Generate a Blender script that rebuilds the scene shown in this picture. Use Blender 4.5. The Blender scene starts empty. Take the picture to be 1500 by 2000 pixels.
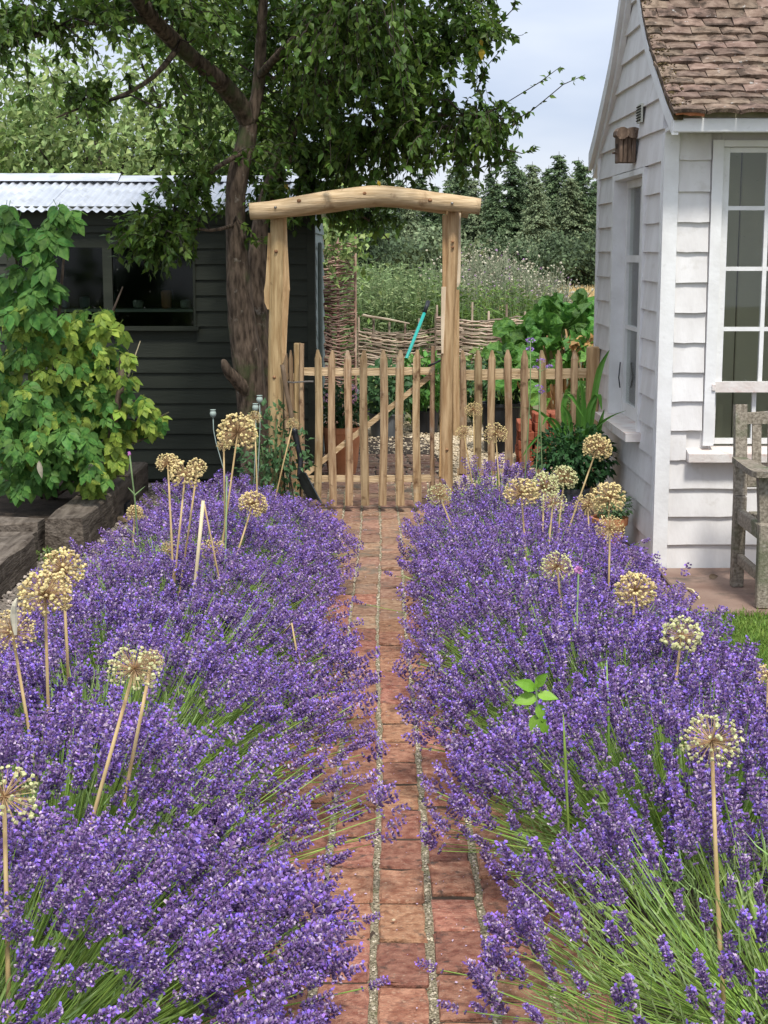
import bpy, math, random
import numpy as np
from mathutils import Matrix, Vector
random.seed(7); RS = np.random.RandomState(11)
R = math.radians
SC = bpy.context.scene; COL = SC.collection
# ---------------------------------------------------------------- camera, sky, sun, exposure
CAMH = 1.6; PITCH = math.atan(510/3000)
cam = bpy.data.cameras.new('camera'); camo = bpy.data.objects.new('camera', cam); COL.objects.link(camo)
camo.location = (0, 0, CAMH); camo.rotation_euler = (math.pi/2-PITCH, 0, 0)
cam.sensor_fit = 'HORIZONTAL'; cam.sensor_width = 36; cam.lens = 72; cam.clip_start = .05; cam.clip_end = 2000
SC.camera = camo
SUN_EL, SUN_AZ = R(60), R(171)     # azimuth measured clockwise from +Y (north)
w = bpy.data.worlds.new('World'); SC.world = w; w.use_nodes = True
nt = w.node_tree; nt.nodes.clear()
def N(t, ty, **k):
    n = t.nodes.new(ty)
    for a, b in k.items(): setattr(n, a, b)
    return n
out = N(nt, 'ShaderNodeOutputWorld'); bg = N(nt, 'ShaderNodeBackground'); sky = N(nt, 'ShaderNodeTexSky')
sky.sky_type = 'NISHITA'; sky.sun_disc = False; sky.sun_elevation = SUN_EL; sky.sun_rotation = SUN_AZ
bg2 = N(nt, 'ShaderNodeBackground'); mixs = N(nt, 'ShaderNodeMixShader')
bg.inputs[1].default_value = .10
tc = N(nt, 'ShaderNodeTexCoord'); mp = N(nt, 'ShaderNodeMapping'); mp.inputs['Scale'].default_value = (1, 1, 3.2); mp.inputs['Location'].default_value = (.35, .1, .2)
nz = N(nt, 'ShaderNodeTexNoise'); nz.inputs['Scale'].default_value = 2.6; nz.inputs['Detail'].default_value = 5; nz.inputs['Roughness'].default_value = .5
cr = N(nt, 'ShaderNodeValToRGB')
cr.color_ramp.elements[0].position = .36; cr.color_ramp.elements[0].color = (.40, .465, .61, 1)
cr.color_ramp.elements[1].position = .66; cr.color_ramp.elements[1].color = (.70, .725, .78, 1)
L = nt.links.new
L(tc.outputs['Generated'], mp.inputs[0]); L(mp.outputs[0], nz.inputs['Vector']); L(nz.outputs[0], cr.inputs[0])
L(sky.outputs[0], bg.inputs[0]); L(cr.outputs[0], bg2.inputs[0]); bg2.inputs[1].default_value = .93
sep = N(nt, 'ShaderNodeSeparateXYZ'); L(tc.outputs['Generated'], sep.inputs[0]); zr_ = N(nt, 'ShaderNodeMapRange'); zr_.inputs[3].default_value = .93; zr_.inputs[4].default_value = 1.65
L(sep.outputs[2], zr_.inputs[0]); L(zr_.outputs[0], bg2.inputs[1])  # overcast sky brightened toward the zenith, above the frame, to add fill light
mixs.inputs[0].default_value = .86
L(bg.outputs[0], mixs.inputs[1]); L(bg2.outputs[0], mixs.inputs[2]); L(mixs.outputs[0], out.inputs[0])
sl = bpy.data.lights.new('sun', 'SUN'); sl.energy = 2.7; sl.angle = R(9); sl.color = (1, .965, .90)
so = bpy.data.objects.new('sun', sl); COL.objects.link(so)
sd = Vector((math.sin(SUN_AZ)*math.cos(SUN_EL), math.cos(SUN_AZ)*math.cos(SUN_EL), math.sin(SUN_EL)))
so.rotation_euler = (-sd).to_track_quat('-Z', 'Y').to_euler()
vs = SC.view_settings; vs.view_transform = 'Standard'; vs.look = 'None'; vs.exposure = .56; vs.gamma = 1; vs.use_curve_mapping = False

# ---------------------------------------------------------------- picture pixel (1500x2000) -> place in the world
CP, SP = math.cos(PITCH), math.sin(PITCH)
def P(px, py, D):
    u = px-750; v = 1000-py; d = (u, v*SP+3000*CP, v*CP-3000*SP); t = D/d[1]
    return Vector((d[0]*t, D, CAMH+d[2]*t))
def G(px, py, z=0.):
    u = px-750; v = 1000-py; d = (u, v*SP+3000*CP, v*CP-3000*SP); t = (z-CAMH)/d[2]
    return Vector((d[0]*t, d[1]*t, z))

# ---------------------------------------------------------------- materials
MATS = {}
def mat(name, c1, c2, scale=6, detail=5, rough=.8, bump=.25, bscale=30, rnd=.12, hue=.0, stretch=(1, 1, 1), trans=0., spec=.3,
        stain=None, stain2=None, island=True, metal=0., pos=(.35, .65)):
    m = bpy.data.materials.new(name); m.use_nodes = True; t = m.node_tree; t.nodes.clear(); MATS[name] = m
    L = t.links.new
    o = N(t, 'ShaderNodeOutputMaterial'); b = N(t, 'ShaderNodeBsdfPrincipled')
    b.inputs['Roughness'].default_value = rough; b.inputs['Specular IOR Level'].default_value = spec; b.inputs['Metallic'].default_value = metal
    tc = N(t, 'ShaderNodeTexCoord'); oi = N(t, 'ShaderNodeObjectInfo'); geo = N(t, 'ShaderNodeNewGeometry')
    add = N(t, 'ShaderNodeMath', operation='ADD'); fr = N(t, 'ShaderNodeMath', operation='FRACT')
    L(oi.outputs['Random'], add.inputs[0])
    if island: L(geo.outputs['Random Per Island'], add.inputs[1])
    else: add.inputs[1].default_value = 0
    L(add.outputs[0], fr.inputs[0])
    vm = N(t, 'ShaderNodeVectorMath', operation='SCALE'); vm.inputs[0].default_value = (17, 31, 23); L(oi.outputs['Random'], vm.inputs['Scale'])
    va = N(t, 'ShaderNodeVectorMath', operation='ADD'); L(tc.outputs['Object'], va.inputs[0]); L(vm.outputs[0], va.inputs[1])
    mp = N(t, 'ShaderNodeMapping'); mp.inputs['Scale'].default_value = stretch; L(va.outputs[0], mp.inputs[0])
    nz = N(t, 'ShaderNodeTexNoise'); nz.inputs['Scale'].default_value = scale; nz.inputs['Detail'].default_value = detail; L(mp.outputs[0], nz.inputs['Vector'])
    cr = N(t, 'ShaderNodeValToRGB'); cr.color_ramp.elements[0].position = pos[0]; cr.color_ramp.elements[1].position = pos[1]
    cr.color_ramp.elements[0].color = (*c1, 1); cr.color_ramp.elements[1].color = (*c2, 1); L(nz.outputs[0], cr.inputs[0])
    col = cr.outputs[0]
    for k, st in enumerate((stain, stain2)):
        if not st: continue
        sc, sscale, lo, hi = st
        n2 = N(t, 'ShaderNodeTexNoise'); n2.inputs['Scale'].default_value = sscale; n2.inputs['Detail'].default_value = 6; n2.inputs['Roughness'].default_value = .62
        L(va.outputs[0], n2.inputs['Vector'])
        r2 = N(t, 'ShaderNodeMapRange'); r2.inputs[1].default_value = lo; r2.inputs[2].default_value = hi; L(n2.outputs[0], r2.inputs[0])
        mx = N(t, 'ShaderNodeMix', data_type='RGBA'); L(r2.outputs[0], mx.inputs['Factor']); L(col, mx.inputs[6]); mx.inputs[7].default_value = (*sc, 1)
        col = mx.outputs[2]
    hs = N(t, 'ShaderNodeHueSaturation')
    mr = N(t, 'ShaderNodeMapRange'); mr.inputs[3].default_value = 1-rnd; mr.inputs[4].default_value = 1+rnd; L(fr.outputs[0], mr.inputs[0]); L(mr.outputs[0], hs.inputs['Value'])
    if hue:
        m3 = N(t, 'ShaderNodeMath', operation='MULTIPLY'); m3.inputs[1].default_value = 7.13; f3 = N(t, 'ShaderNodeMath', operation='FRACT')
        L(fr.outputs[0], m3.inputs[0]); L(m3.outputs[0], f3.inputs[0])
        mh = N(t, 'ShaderNodeMapRange'); mh.inputs[3].default_value = .5-hue; mh.inputs[4].default_value = .5+hue; L(f3.outputs[0], mh.inputs[0]); L(mh.outputs[0], hs.inputs['Hue'])
    L(col, hs.inputs['Color']); L(hs.outputs[0], b.inputs['Base Color'])
    if bump:
        n4 = N(t, 'ShaderNodeTexNoise'); n4.inputs['Scale'].default_value = bscale; n4.inputs['Detail'].default_value = 6; L(mp.outputs[0], n4.inputs['Vector'])
        bp = N(t, 'ShaderNodeBump'); bp.inputs['Strength'].default_value = bump; bp.inputs['Distance'].default_value = .01; L(n4.outputs[0], bp.inputs['Height']); L(bp.outputs[0], b.inputs['Normal'])
    sh = b.outputs[0]
    if trans:
        tr = N(t, 'ShaderNodeBsdfTranslucent'); L(hs.outputs[0], tr.inputs[0]); ms = N(t, 'ShaderNodeMixShader'); ms.inputs[0].default_value = trans
        L(sh, ms.inputs[1]); L(tr.outputs[0], ms.inputs[2]); sh = ms.outputs[0]
    L(sh, o.inputs[0]); m['cfg'] = name
    return m
M = mat
M('brick', (.225, .09, .055), (.40, .205, .13), 40, detail=8, rnd=.24, hue=.012, rough=.95, bump=1, bscale=110, stain=((.09, .062, .048), 26, .56, .70), stain2=((.46, .31, .21), 90, .58, .74))
M('brick_greyer', (.22, .115, .072), (.36, .225, .15), 40, rnd=.18, hue=.01, rough=.92, bump=.7, bscale=70, stain=((.12, .11, .085), 9, .5, .72))  # greyer, less saturated brick towards the far end of the path
M('brick_red', (.26, .07, .035), (.36, .11, .06), 14, rnd=.16, rough=.9, bump=.4, bscale=60)
M('joint_grit', (.13, .11, .065), (.44, .375, .255), 190, rnd=0, rough=1, bump=1, bscale=220, stain=((.14, .16, .05), 9, .55, .7), pos=(.4, .6))
M('grit_stone', (.36, .3, .21), (.6, .53, .41), 40, rnd=.4, rough=.9, bump=0)
M('soil', (.035, .025, .017), (.07, .05, .035), 12, rough=1, bump=1, bscale=40, rnd=0)
M('earth', (.10, .085, .05), (.16, .15, .08), .6, rough=1, bump=.6, bscale=4, rnd=0)
M('slab', (.20, .125, .095), (.29, .20, .155), 5, rough=.9, bump=.35, bscale=50, rnd=.1, stain=((.10, .08, .065), 7, .52, .75))
M('gravel_grey', (.16, .13, .105), (.38, .33, .28), 30, rnd=.45, rough=.9, bump=0)
M('gravel_bed', (.10, .085, .07), (.26, .22, .18), 55, rnd=0, rough=1, bump=1, bscale=80)
M('gravel_cream', (.42, .33, .21), (.66, .56, .41), 30, rnd=.3, rough=.9, bump=0)
M('gravel_cream_bed', (.24, .185, .115), (.52, .43, .30), 45, rnd=0, rough=1, bump=1, bscale=60)
M('lawn_soil', (.07, .10, .025), (.11, .16, .04), 20, rnd=0, rough=1)
M('grass', (.12, .21, .035), (.22, .33, .06), 6, rnd=.3, hue=.02, rough=.6, bump=0, trans=.3)
M('white_paint', (.63, .605, .58), (.75, .73, .71), 7, rnd=.03, rough=.55, bump=.22, bscale=60, stretch=(1, 1, .35), stain=((.50, .47, .42), 11, .58, .85), stain2=((.33, .26, .2), 70, .73, .79), spec=.35, island=False)
M('white_trim', (.70, .69, .67), (.79, .785, .77), 9, rnd=.02, rough=.45, bump=.15, bscale=50, stain=((.5, .48, .44), 26, .64, .85), spec=.4, island=False)
M('sill_paint', (.62, .55, .50), (.74, .70, .66), 9, rnd=.02, rough=.55, bump=.3, bscale=60, stain=((.60, .42, .36), 16, .54, .72), island=False)
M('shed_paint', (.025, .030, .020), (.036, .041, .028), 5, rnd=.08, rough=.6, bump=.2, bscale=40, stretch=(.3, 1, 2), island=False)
M('shed_paint_lit', (.13, .17, .155), (.18, .22, .20), 5, rnd=.08, rough=.6, bump=.2, bscale=40, island=False)  # lit side wall: light put into a paler copy of the shed colour
M('interior', (.56, .54, .41), (.62, .60, .46), 3, rnd=.04, rough=.8, bump=.05, island=False)
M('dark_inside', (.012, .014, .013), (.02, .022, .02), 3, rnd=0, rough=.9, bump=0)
M('curtain', (.42, .44, .38), (.52, .53, .46), 4, rnd=.05, rough=.9, bump=.1, trans=.3, stretch=(8, 8, .3))
M('groove', (.02, .018, .012), (.03, .025, .018), 3, rnd=0, rough=.9, bump=0)
M('tile', (.14, .092, .066), (.245, .178, .132), 22, rnd=.2, hue=.012, rough=.95, bump=.9, bscale=55, stain=((.055, .038, .026), 10, .48, .62), stain2=((.52, .50, .46), 27, .64, .74))
M('moss', (.05, .035, .018), (.11, .08, .032), 30, rnd=.3, rough=1, bump=1, bscale=80)
M('tile_clay', (.42, .15, .07), (.5, .2, .1), 20, rnd=.05, rough=.9)
M('lead_edge', (.22, .20, .13), (.32, .29, .19), 20, rnd=.05, rough=.9, bump=.5)
M('chestnut', (.38, .235, .11), (.60, .42, .225), 9, rnd=.12, hue=.008, rough=.72, bump=.55, bscale=26, stretch=(6, 6, .55), stain=((.20, .11, .05), 11, .64, .78))
M('chestnut_x', (.42, .29, .155), (.63, .475, .29), 9, rnd=.1, rough=.72, bump=.55, bscale=26, stretch=(.55, 6, 6), stain=((.20, .11, .05), 8, .6, .75))
M('split_wood', (.56, .44, .30), (.70, .58, .42), 9, rnd=.08, rough=.7, bump=.4, bscale=26, stretch=(6, 6, .6))
M('picket_wood', (.25, .155, .08), (.50, .36, .21), 10, rnd=.2, hue=.01, rough=.8, bump=.6, bscale=26, stretch=(6, 6, .5), stain=((.11, .055, .028), 9, .57, .68), stain2=((.42, .37, .3), 5, .6, .8))
M('knot', (.16, .07, .03), (.36, .2, .1), 60, rnd=.1, rough=.8)
M('teak', (.16, .133, .098), (.33, .285, .225), 14, rnd=.1, rough=.9, bump=.5, bscale=26, stretch=(5, 5, 5), stain=((.10, .115, .06), 6, .52, .72), stain2=((.36, .34, .30), 30, .6, .75))
M('sleeper', (.06, .045, .033), (.165, .135, .105), 7, rnd=.12, rough=.95, bump=1, bscale=20, stretch=(4, .5, 4), stain=((.24, .20, .16), 9, .55, .75))
M('bark', (.045, .032, .022), (.17, .125, .09), 20, rnd=.05, rough=.95, bump=1, bscale=26, stretch=(2.2, 2.2, .55), stain=((.26, .23, .19), 16, .62, .72), stain2=((.07, .085, .035), 5, .55, .7))
M('bark_dark', (.02, .015, .012), (.055, .04, .03), 10, rnd=.05, rough=.95, bump=1, bscale=20, stretch=(1, 1, 2))
M('tree_leaf', (.053, .105, .015), (.11, .185, .028), 3, rnd=.38, hue=.016, rough=.5, bump=0, trans=.34, spec=.32)
M('leaf_yellow', (.42, .30, .03), (.5, .36, .05), 3, rnd=.2, rough=.5, bump=0, trans=.3)
M('rasp_green', (.065, .165, .035), (.12, .25, .05), 9, rnd=.28, hue=.015, rough=.5, bump=.2, bscale=40, trans=.3, spec=.2)
M('rasp_yellow', (.19, .30, .045), (.36, .46, .075), 14, rnd=.25, hue=.015, rough=.55, bump=.2, bscale=40, trans=.35, spec=.3, stain=((.13, .24, .03), 22, .56, .72))
M('leaf_mid', (.13, .22, .045), (.23, .33, .085), 3, rnd=.4, hue=.02, rough=.5, bump=0, trans=.3)
M('leaf_hedge', (.17, .25, .07), (.30, .38, .14), 2, rnd=.45, hue=.02, rough=.5, bump=0, trans=.3)
M('leaf_weed', (.19, .26, .105), (.34, .42, .20), 2, rnd=.4, hue=.02, rough=.6, bump=0, trans=.3)
M('leaf_thistle', (.20, .24, .14), (.33, .36, .23), 2, rnd=.4, hue=.02, rough=.7, bump=0, trans=.25)
M('seed_pale', (.40, .37, .27), (.54, .50, .38), 2, rnd=.3, rough=.8, bump=0)
M('thistle_mauve', (.40, .22, .42), (.5, .32, .5), 2, rnd=.3, rough=.8, bump=0)
M('rhubarb', (.055, .17, .028), (.14, .31, .05), 9, rnd=.4, hue=.012, rough=.5, bump=1, bscale=22, trans=.3, spec=.4)
M('rhubarb_stem', (.35, .2, .1), (.4, .25, .12), 6, rnd=.2, rough=.5, bump=0)
M('chard_orange', (.42, .21, .07), (.5, .3, .12), 6, rnd=.2, rough=.5, bump=0, trans=.3)
M('geranium', (.025, .075, .025), (.05, .13, .04), 6, rnd=.3, rough=.5, bump=0, trans=.25)
M('crocosmia', (.07, .19, .03), (.12, .27, .05), 6, rnd=.2, rough=.45, bump=0, trans=.3)
M('rose_leaf', (.045, .11, .04), (.09, .18, .07), 5, rnd=.3, rough=.5, bump=0, trans=.25)
M('herb_leaf', (.10, .19, .08), (.16, .26, .12), 5, rnd=.3, rough=.6, bump=0, trans=.25)
M('hydrangea_leaf', (.025, .07, .02), (.06, .14, .035), 5, rnd=.3, rough=.45, bump=0, trans=.2)
M('pink_petal', (.62, .22, .42), (.75, .42, .58), 5, rnd=.2, rough=.6, bump=0, trans=.3)
M('white_petal', (.68, .64, .66), (.78, .75, .76), 5, rnd=.1, rough=.6, bump=0, trans=.3)
M('sprout_leaf', (.16, .34, .03), (.26, .45, .06), 9, rnd=.2, rough=.45, bump=.2, trans=.35)
M('conifer', (.055, .095, .042), (.14, .20, .09), 2, rnd=.4, hue=.015, rough=.8, bump=0, trans=.15)
M('larch', (.13, .175, .09), (.23, .28, .15), 2, rnd=.4, hue=.015, rough=.8, bump=0, trans=.2)
M('broadleaf_dark', (.05, .08, .038), (.10, .145, .065), 2, rnd=.4, rough=.7, bump=0, trans=.15)
M('wheat', (.46, .34, .16), (.60, .46, .24), 3, rnd=.25, rough=.9, bump=0)
M('willow', (.24, .165, .12), (.50, .40, .30), 5, rnd=.45, hue=.01, rough=.7, bump=0)
M('willow_red', (.20, .10, .075), (.44, .30, .23), 5, rnd=.4, hue=.01, rough=.6, bump=0)
M('lav_calyx', (.115, .068, .175), (.28, .165, .40), 30, rnd=.38, hue=.02, rough=.8, bump=0, trans=.15)
M('lav_petal', (.32, .175, .82), (.49, .31, .94), 30, rnd=.2, hue=.02, rough=.7, bump=0, trans=.35)
M('lav_pale', (.50, .38, .56), (.70, .56, .68), 30, rnd=.25, hue=.02, rough=.8, bump=0, trans=.3)
M('lav_stem', (.22, .36, .06), (.36, .52, .12), 10, rnd=.3, hue=.015, rough=.6, bump=0, trans=.25)
M('lav_leaf', (.24, .36, .11), (.38, .50, .20), 10, rnd=.3, hue=.02, rough=.7, bump=0, trans=.25)
M('allium_pod', (.56, .43, .18), (.74, .61, .30), 30, rnd=.22, hue=.012, rough=.7, bump=0, trans=.1)
M('allium_green', (.46, .46, .20), (.62, .60, .32), 30, rnd=.2, hue=.012, rough=.6, bump=0, trans=.1)
M('allium_ray', (.44, .28, .14), (.62, .44, .24), 30, rnd=.25, hue=.015, rough=.7, bump=0, trans=.2)
M('allium_stem', (.40, .27, .12), (.56, .42, .20), 20, rnd=.15, rough=.6, bump=.2, stretch=(3, 3, .4))
M('stem_green', (.13, .20, .08), (.19, .27, .11), 20, rnd=.15, rough=.6, bump=0)
M('cane', (.60, .50, .30), (.70, .60, .38), 8, rnd=.1, rough=.5, bump=.2)
M('poppy', (.26, .33, .29), (.36, .43, .38), 20, rnd=.1, rough=.6, bump=.2)
M('verbena', (.34, .18, .55), (.48, .30, .68), 20, rnd=.3, rough=.7, bump=0, trans=.2)
M('pink_scabious', (.60, .22, .55), (.7, .35, .62), 20, rnd=.3, rough=.7, bump=0, trans=.2)
M('terracotta', (.50, .19, .08), (.64, .29, .145), 6, rnd=.05, rough=.85, bump=.25, bscale=60, stain=((.52, .36, .26), 8, .6, .8))
M('black_plastic', (.018, .02, .024), (.03, .033, .04), 6, rnd=.05, rough=.45, bump=.05)
M('grey_plastic', (.12, .13, .135), (.18, .19, .195), 6, rnd=.05, rough=.5, bump=.05)
M('black_metal', (.015, .016, .019), (.04, .042, .048), 14, rnd=.05, rough=.4, bump=.15, metal=.3, spec=.5)
M('blade_metal', (.06, .068, .075), (.13, .14, .15), 10, rnd=.05, rough=.38, bump=.1, metal=.6, spec=.5)
M('galvanised', (.22, .25, .28), (.36, .39, .42), 14, rnd=.05, rough=.42, bump=.15, metal=.8)
M('roof_metal', (.52, .545, .58), (.66, .68, .71), 5, rnd=.03, rough=.48, bump=.1, metal=.55, spec=.5, stain=((.44, .45, .46), 8, .55, .7))
M('shaft_wood', (.11, .075, .045), (.2, .14, .09), 12, rnd=.05, rough=.6, bump=.3, stretch=(4, 4, .5))
M('teal_paint', (.015, .30, .25), (.02, .36, .30), 4, rnd=.05, rough=.35, bump=0, spec=.5)
M('birdhouse_bark', (.09, .06, .042), (.22, .155, .11), 14, rnd=.2, rough=.95, bump=1, bscale=30, stretch=(3, 3, .7), stain=((.3, .24, .2), 12, .6, .75))
M('bolt', (.25, .24, .22), (.35, .34, .32), 20, rnd=.05, rough=.4, metal=.8, bump=0)
M('plastic_cream', (.5, .5, .42), (.56, .56, .48), 20, rnd=.05, rough=.5, bump=0)
def glass(name, tint=(1, 1, 1), fac=.14, rough=.02):
    m = bpy.data.materials.new(name); m.use_nodes = True; t = m.node_tree; t.nodes.clear(); MATS[name] = m; L = t.links.new
    o = N(t, 'ShaderNodeOutputMaterial'); tr = N(t, 'ShaderNodeBsdfTransparent'); tr.inputs[0].default_value = (*tint, 1)
    gl = N(t, 'ShaderNodeBsdfGlossy'); gl.inputs['Roughness'].default_value = rough; mx = N(t, 'ShaderNodeMixShader')
    lw0 = N(t, 'ShaderNodeLayerWeight'); lw0.inputs[0].default_value = .5; lw = N(t, 'ShaderNodeMath', operation='POWER'); lw.inputs[1].default_value = 5; L(lw0.outputs['Facing'], lw.inputs[0]); mm = N(t, 'ShaderNodeMath', operation='MULTIPLY_ADD'); mm.inputs[1].default_value = .6; mm.inputs[2].default_value = fac
    nz = N(t, 'ShaderNodeTexNoise'); nz.inputs['Scale'].default_value = 3; bp = N(t, 'ShaderNodeBump'); bp.inputs['Strength'].default_value = .012; L(nz.outputs[0], bp.inputs['Height']); L(bp.outputs[0], gl.inputs['Normal'])
    # dust specks on the pane
    n2 = N(t, 'ShaderNodeTexNoise'); n2.inputs['Scale'].default_value = 45; n2.inputs['Detail'].default_value = 3; tc = N(t, 'ShaderNodeTexCoord'); L(tc.outputs['Object'], n2.inputs['Vector']); L(tc.outputs['Object'], nz.inputs['Vector'])
    r2 = N(t, 'ShaderNodeMapRange'); r2.inputs[1].default_value = .7; r2.inputs[2].default_value = .78; r2.inputs[4].default_value = .22; L(n2.outputs[0], r2.inputs[0])
    df = N(t, 'ShaderNodeBsdfDiffuse'); df.inputs[0].default_value = (.6, .6, .56, 1); m2 = N(t, 'ShaderNodeMixShader')
    L(lw.outputs[0], mm.inputs[0]); L(mm.outputs[0], mx.inputs[0]); L(tr.outputs[0], mx.inputs[1]); L(gl.outputs[0], mx.inputs[2])
    L(r2.outputs[0], m2.inputs[0]); L(mx.outputs[0], m2.inputs[1]); L(df.outputs[0], m2.inputs[2]); L(m2.outputs[0], o.inputs[0])
glass('pane_glass', (.93, .95, .93), .045); glass('shed_glass', (.6, .66, .64), .02, .1)

# ---------------------------------------------------------------- mesh building
class MB:
    """Collects geometry (world coordinates) and links it as ONE mesh object."""
    def __init__(s): s.V = []; s.F = {3: [], 4: []}; s.I = {3: [], 4: []}; s.big = []; s.n = 0
    def add(s, V, F, m=0):
        V = np.asarray(V, float).reshape(-1, 3); byk = {3: [], 4: []}
        for f in F:
            if len(f) in byk: byk[len(f)].append(f)
            else: s.big.append(([i+s.n for i in f], m))
        for k in (3, 4):
            if byk[k]: a = np.array(byk[k])+s.n; s.F[k].append(a); s.I[k].append(np.full(len(a), m))
        s.V.append(V); s.n += len(V); return s
    def inst(s, T, mats):
        """T = (V, F3 array, I3) template of triangles/quads; mats = (N,3,4) array of transforms"""
        V, F, I = T; Nn = len(mats)
        if not Nn: return s
        W = np.einsum('nij,vj->nvi', mats[:, :, :3], V)+mats[:, None, :, 3]
        off = (np.arange(Nn)*len(V))[:, None, None]+s.n
        for k in (3, 4):
            if len(F[k]):
                s.F[k].append((F[k][None]+off).reshape(-1, k)); s.I[k].append(np.tile(I[k], Nn))
        s.V.append(W.reshape(-1, 3)); s.n += Nn*len(V); return s
    def template(s):
        V = np.concatenate(s.V); F = {}; I = {}
        for k in (3, 4):
            F[k] = np.concatenate(s.F[k]) if s.F[k] else np.zeros((0, k), int); I[k] = np.concatenate(s.I[k]) if s.I[k] else np.zeros(0, int)
        return V, F, I
    def mesh(s, name, mats, smooth=False, off=(0, 0, 0)):
        V = np.concatenate(s.V)-np.array(off)
        me = bpy.data.meshes.new(name)
        F3 = np.concatenate(s.F[3]) if s.F[3] else np.zeros((0, 3), int); F4 = np.concatenate(s.F[4]) if s.F[4] else np.zeros((0, 4), int)
        nb = sum(len(f) for f, _ in s.big); nl = F3.size+F4.size+nb; nf = len(F3)+len(F4)+len(s.big)
        loops = np.concatenate([F3.ravel(), F4.ravel()]+[np.array(f) for f, _ in s.big]).astype(np.int32)
        tot = np.concatenate([np.full(len(F3), 3), np.full(len(F4), 4), np.array([len(f) for f, _ in s.big], int)]).astype(np.int32)
        start = np.concatenate([[0], np.cumsum(tot)[:-1]]).astype(np.int32)
        mi = np.concatenate([np.concatenate(s.I[3]) if s.I[3] else [], np.concatenate(s.I[4]) if s.I[4] else [], [m for _, m in s.big]]).astype(np.int32)
        me.vertices.add(len(V)); me.vertices.foreach_set('co', V.astype(np.float32).ravel())
        me.loops.add(nl); me.loops.foreach_set('vertex_index', loops)
        me.polygons.add(nf); me.polygons.foreach_set('loop_start', start); me.polygons.foreach_set('loop_total', tot)
        me.polygons.foreach_set('material_index', mi)
        me.polygons.foreach_set('use_smooth', np.full(nf, bool(smooth)))
        me.update(calc_edges=True); me.validate()
        for m in ([mats] if isinstance(mats, str) else mats): me.materials.append(MATS[m])
        return me
    def obj(s, name, mats, parent=None, smooth=False, **tags):
        off = Vector((0, 0, 0))
        if parent is None:
            V = np.concatenate(s.V); off = Vector(((V[:, 0].min()+V[:, 0].max())/2, (V[:, 1].min()+V[:, 1].max())/2, V[:, 2].min()))
        else: off = wloc(parent)
        o = bpy.data.objects.new(name, s.mesh(name, mats, smooth, off)); COL.objects.link(o)
        if parent: o.parent = parent
        else: o.location = off
        for k, v in tags.items(): o[k] = v
        return o
def wloc(o):
    l = Vector((0, 0, 0))
    while o: l += o.location; o = o.parent
    return l
def thing(name, label, cat, loc, group=None):
    o = bpy.data.objects.new(name, None); COL.objects.link(o); o.location = loc; o.empty_display_size = .1
    o['label'] = label; o['category'] = cat
    if group: o['group'] = group
    return o
def tag(o, label, cat, group=None):
    o['label'] = label; o['category'] = cat
    if group: o['group'] = group
    return o
def place(name, me, parent, W, **tags):
    """a part that shares mesh data; W is its 4x4 world matrix"""
    o = bpy.data.objects.new(name, me); COL.objects.link(o); o.parent = parent
    o.matrix_basis = Matrix.Translation(-wloc(parent)) @ W
    for k, v in tags.items(): o[k] = v
    return o
BOXF = [(0, 3, 2, 1), (4, 5, 6, 7), (0, 1, 5, 4), (1, 2, 6, 5), (2, 3, 7, 6), (3, 0, 4, 7)]
def hexa(mb, p, m=0): return mb.add([tuple(q) for q in p], BOXF, m)
def box(mb, x0, x1, y0, y1, z0, z1, m=0):
    return hexa(mb, [(x0, y0, z0), (x1, y0, z0), (x1, y1, z0), (x0, y1, z0), (x0, y0, z1), (x1, y0, z1), (x1, y1, z1), (x0, y1, z1)], m)
def cbox(mb, x0, x1, y0, y1, z0, z1, c=.004, m=0, j=0.):
    """box with chamfered edges, j = jitter of its corners"""
    V = []; idx = {}
    for ix, x in enumerate((x0, x1)):
        for iy, y in enumerate((y0, y1)):
            for iz, z in enumerate((z0, z1)):
                sx, sy, sz = (1, -1)[ix], (1, -1)[iy], (1, -1)[iz]
                d = (random.uniform(-j, j), random.uniform(-j, j), random.uniform(-j, j)*.5) if j else (0, 0, 0)
                x_, y_, z_ = x+d[0], y+d[1], z+d[2]
                idx[ix, iy, iz, 0] = len(V); V.append((x_, y_+sy*c, z_+sz*c))
                idx[ix, iy, iz, 1] = len(V); V.append((x_+sx*c, y_, z_+sz*c))
                idx[ix, iy, iz, 2] = len(V); V.append((x_+sx*c, y_+sy*c, z_))
    F = []
    def q(*k): F.append(tuple(idx[a] for a in k))
    for i in (0, 1):
        q((i, 0, 0, 0), (i, 1, 0, 0), (i, 1, 1, 0), (i, 0, 1, 0)); q((0, i, 0, 1), (1, i, 0, 1), (1, i, 1, 1), (0, i, 1, 1)); q((0, 0, i, 2), (1, 0, i, 2), (1, 1, i, 2), (0, 1, i, 2))
    for a in (0, 1):
        for b in (0, 1):
            q((a, b, 0, 0), (a, b, 1, 0), (a, b, 1, 1), (a, b, 0, 1)); q((a, 0, b, 0), (a, 1, b, 0), (a, 1, b, 2), (a, 0, b, 2)); q((0, a, b, 1), (1, a, b, 1), (1, a, b, 2), (0, a, b, 2))
            for d in (0, 1): F.append(tuple(idx[a, b, d, e] for e in (0, 1, 2)))
    return mb.add(V, F, m)
def bar(mb, p0, p1, w, t, up=(0, 0, 1), m=0, w1=None, t1=None):
    p0, p1 = Vector(p0), Vector(p1); d = (p1-p0).normalized(); s = d.cross(Vector(up)).normalized(); n = s.cross(d)
    w1 = w if w1 is None else w1; t1 = t if t1 is None else t1; V = []
    for p, a, b in ((p0, w, t), (p1, w1, t1)):
        for x, y in ((-1, -1), (1, -1), (1, 1), (-1, 1)): V.append(p+s*(x*a/2)+n*(y*b/2))
    return mb.add([tuple(v) for v in V], BOXF, m)
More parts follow.
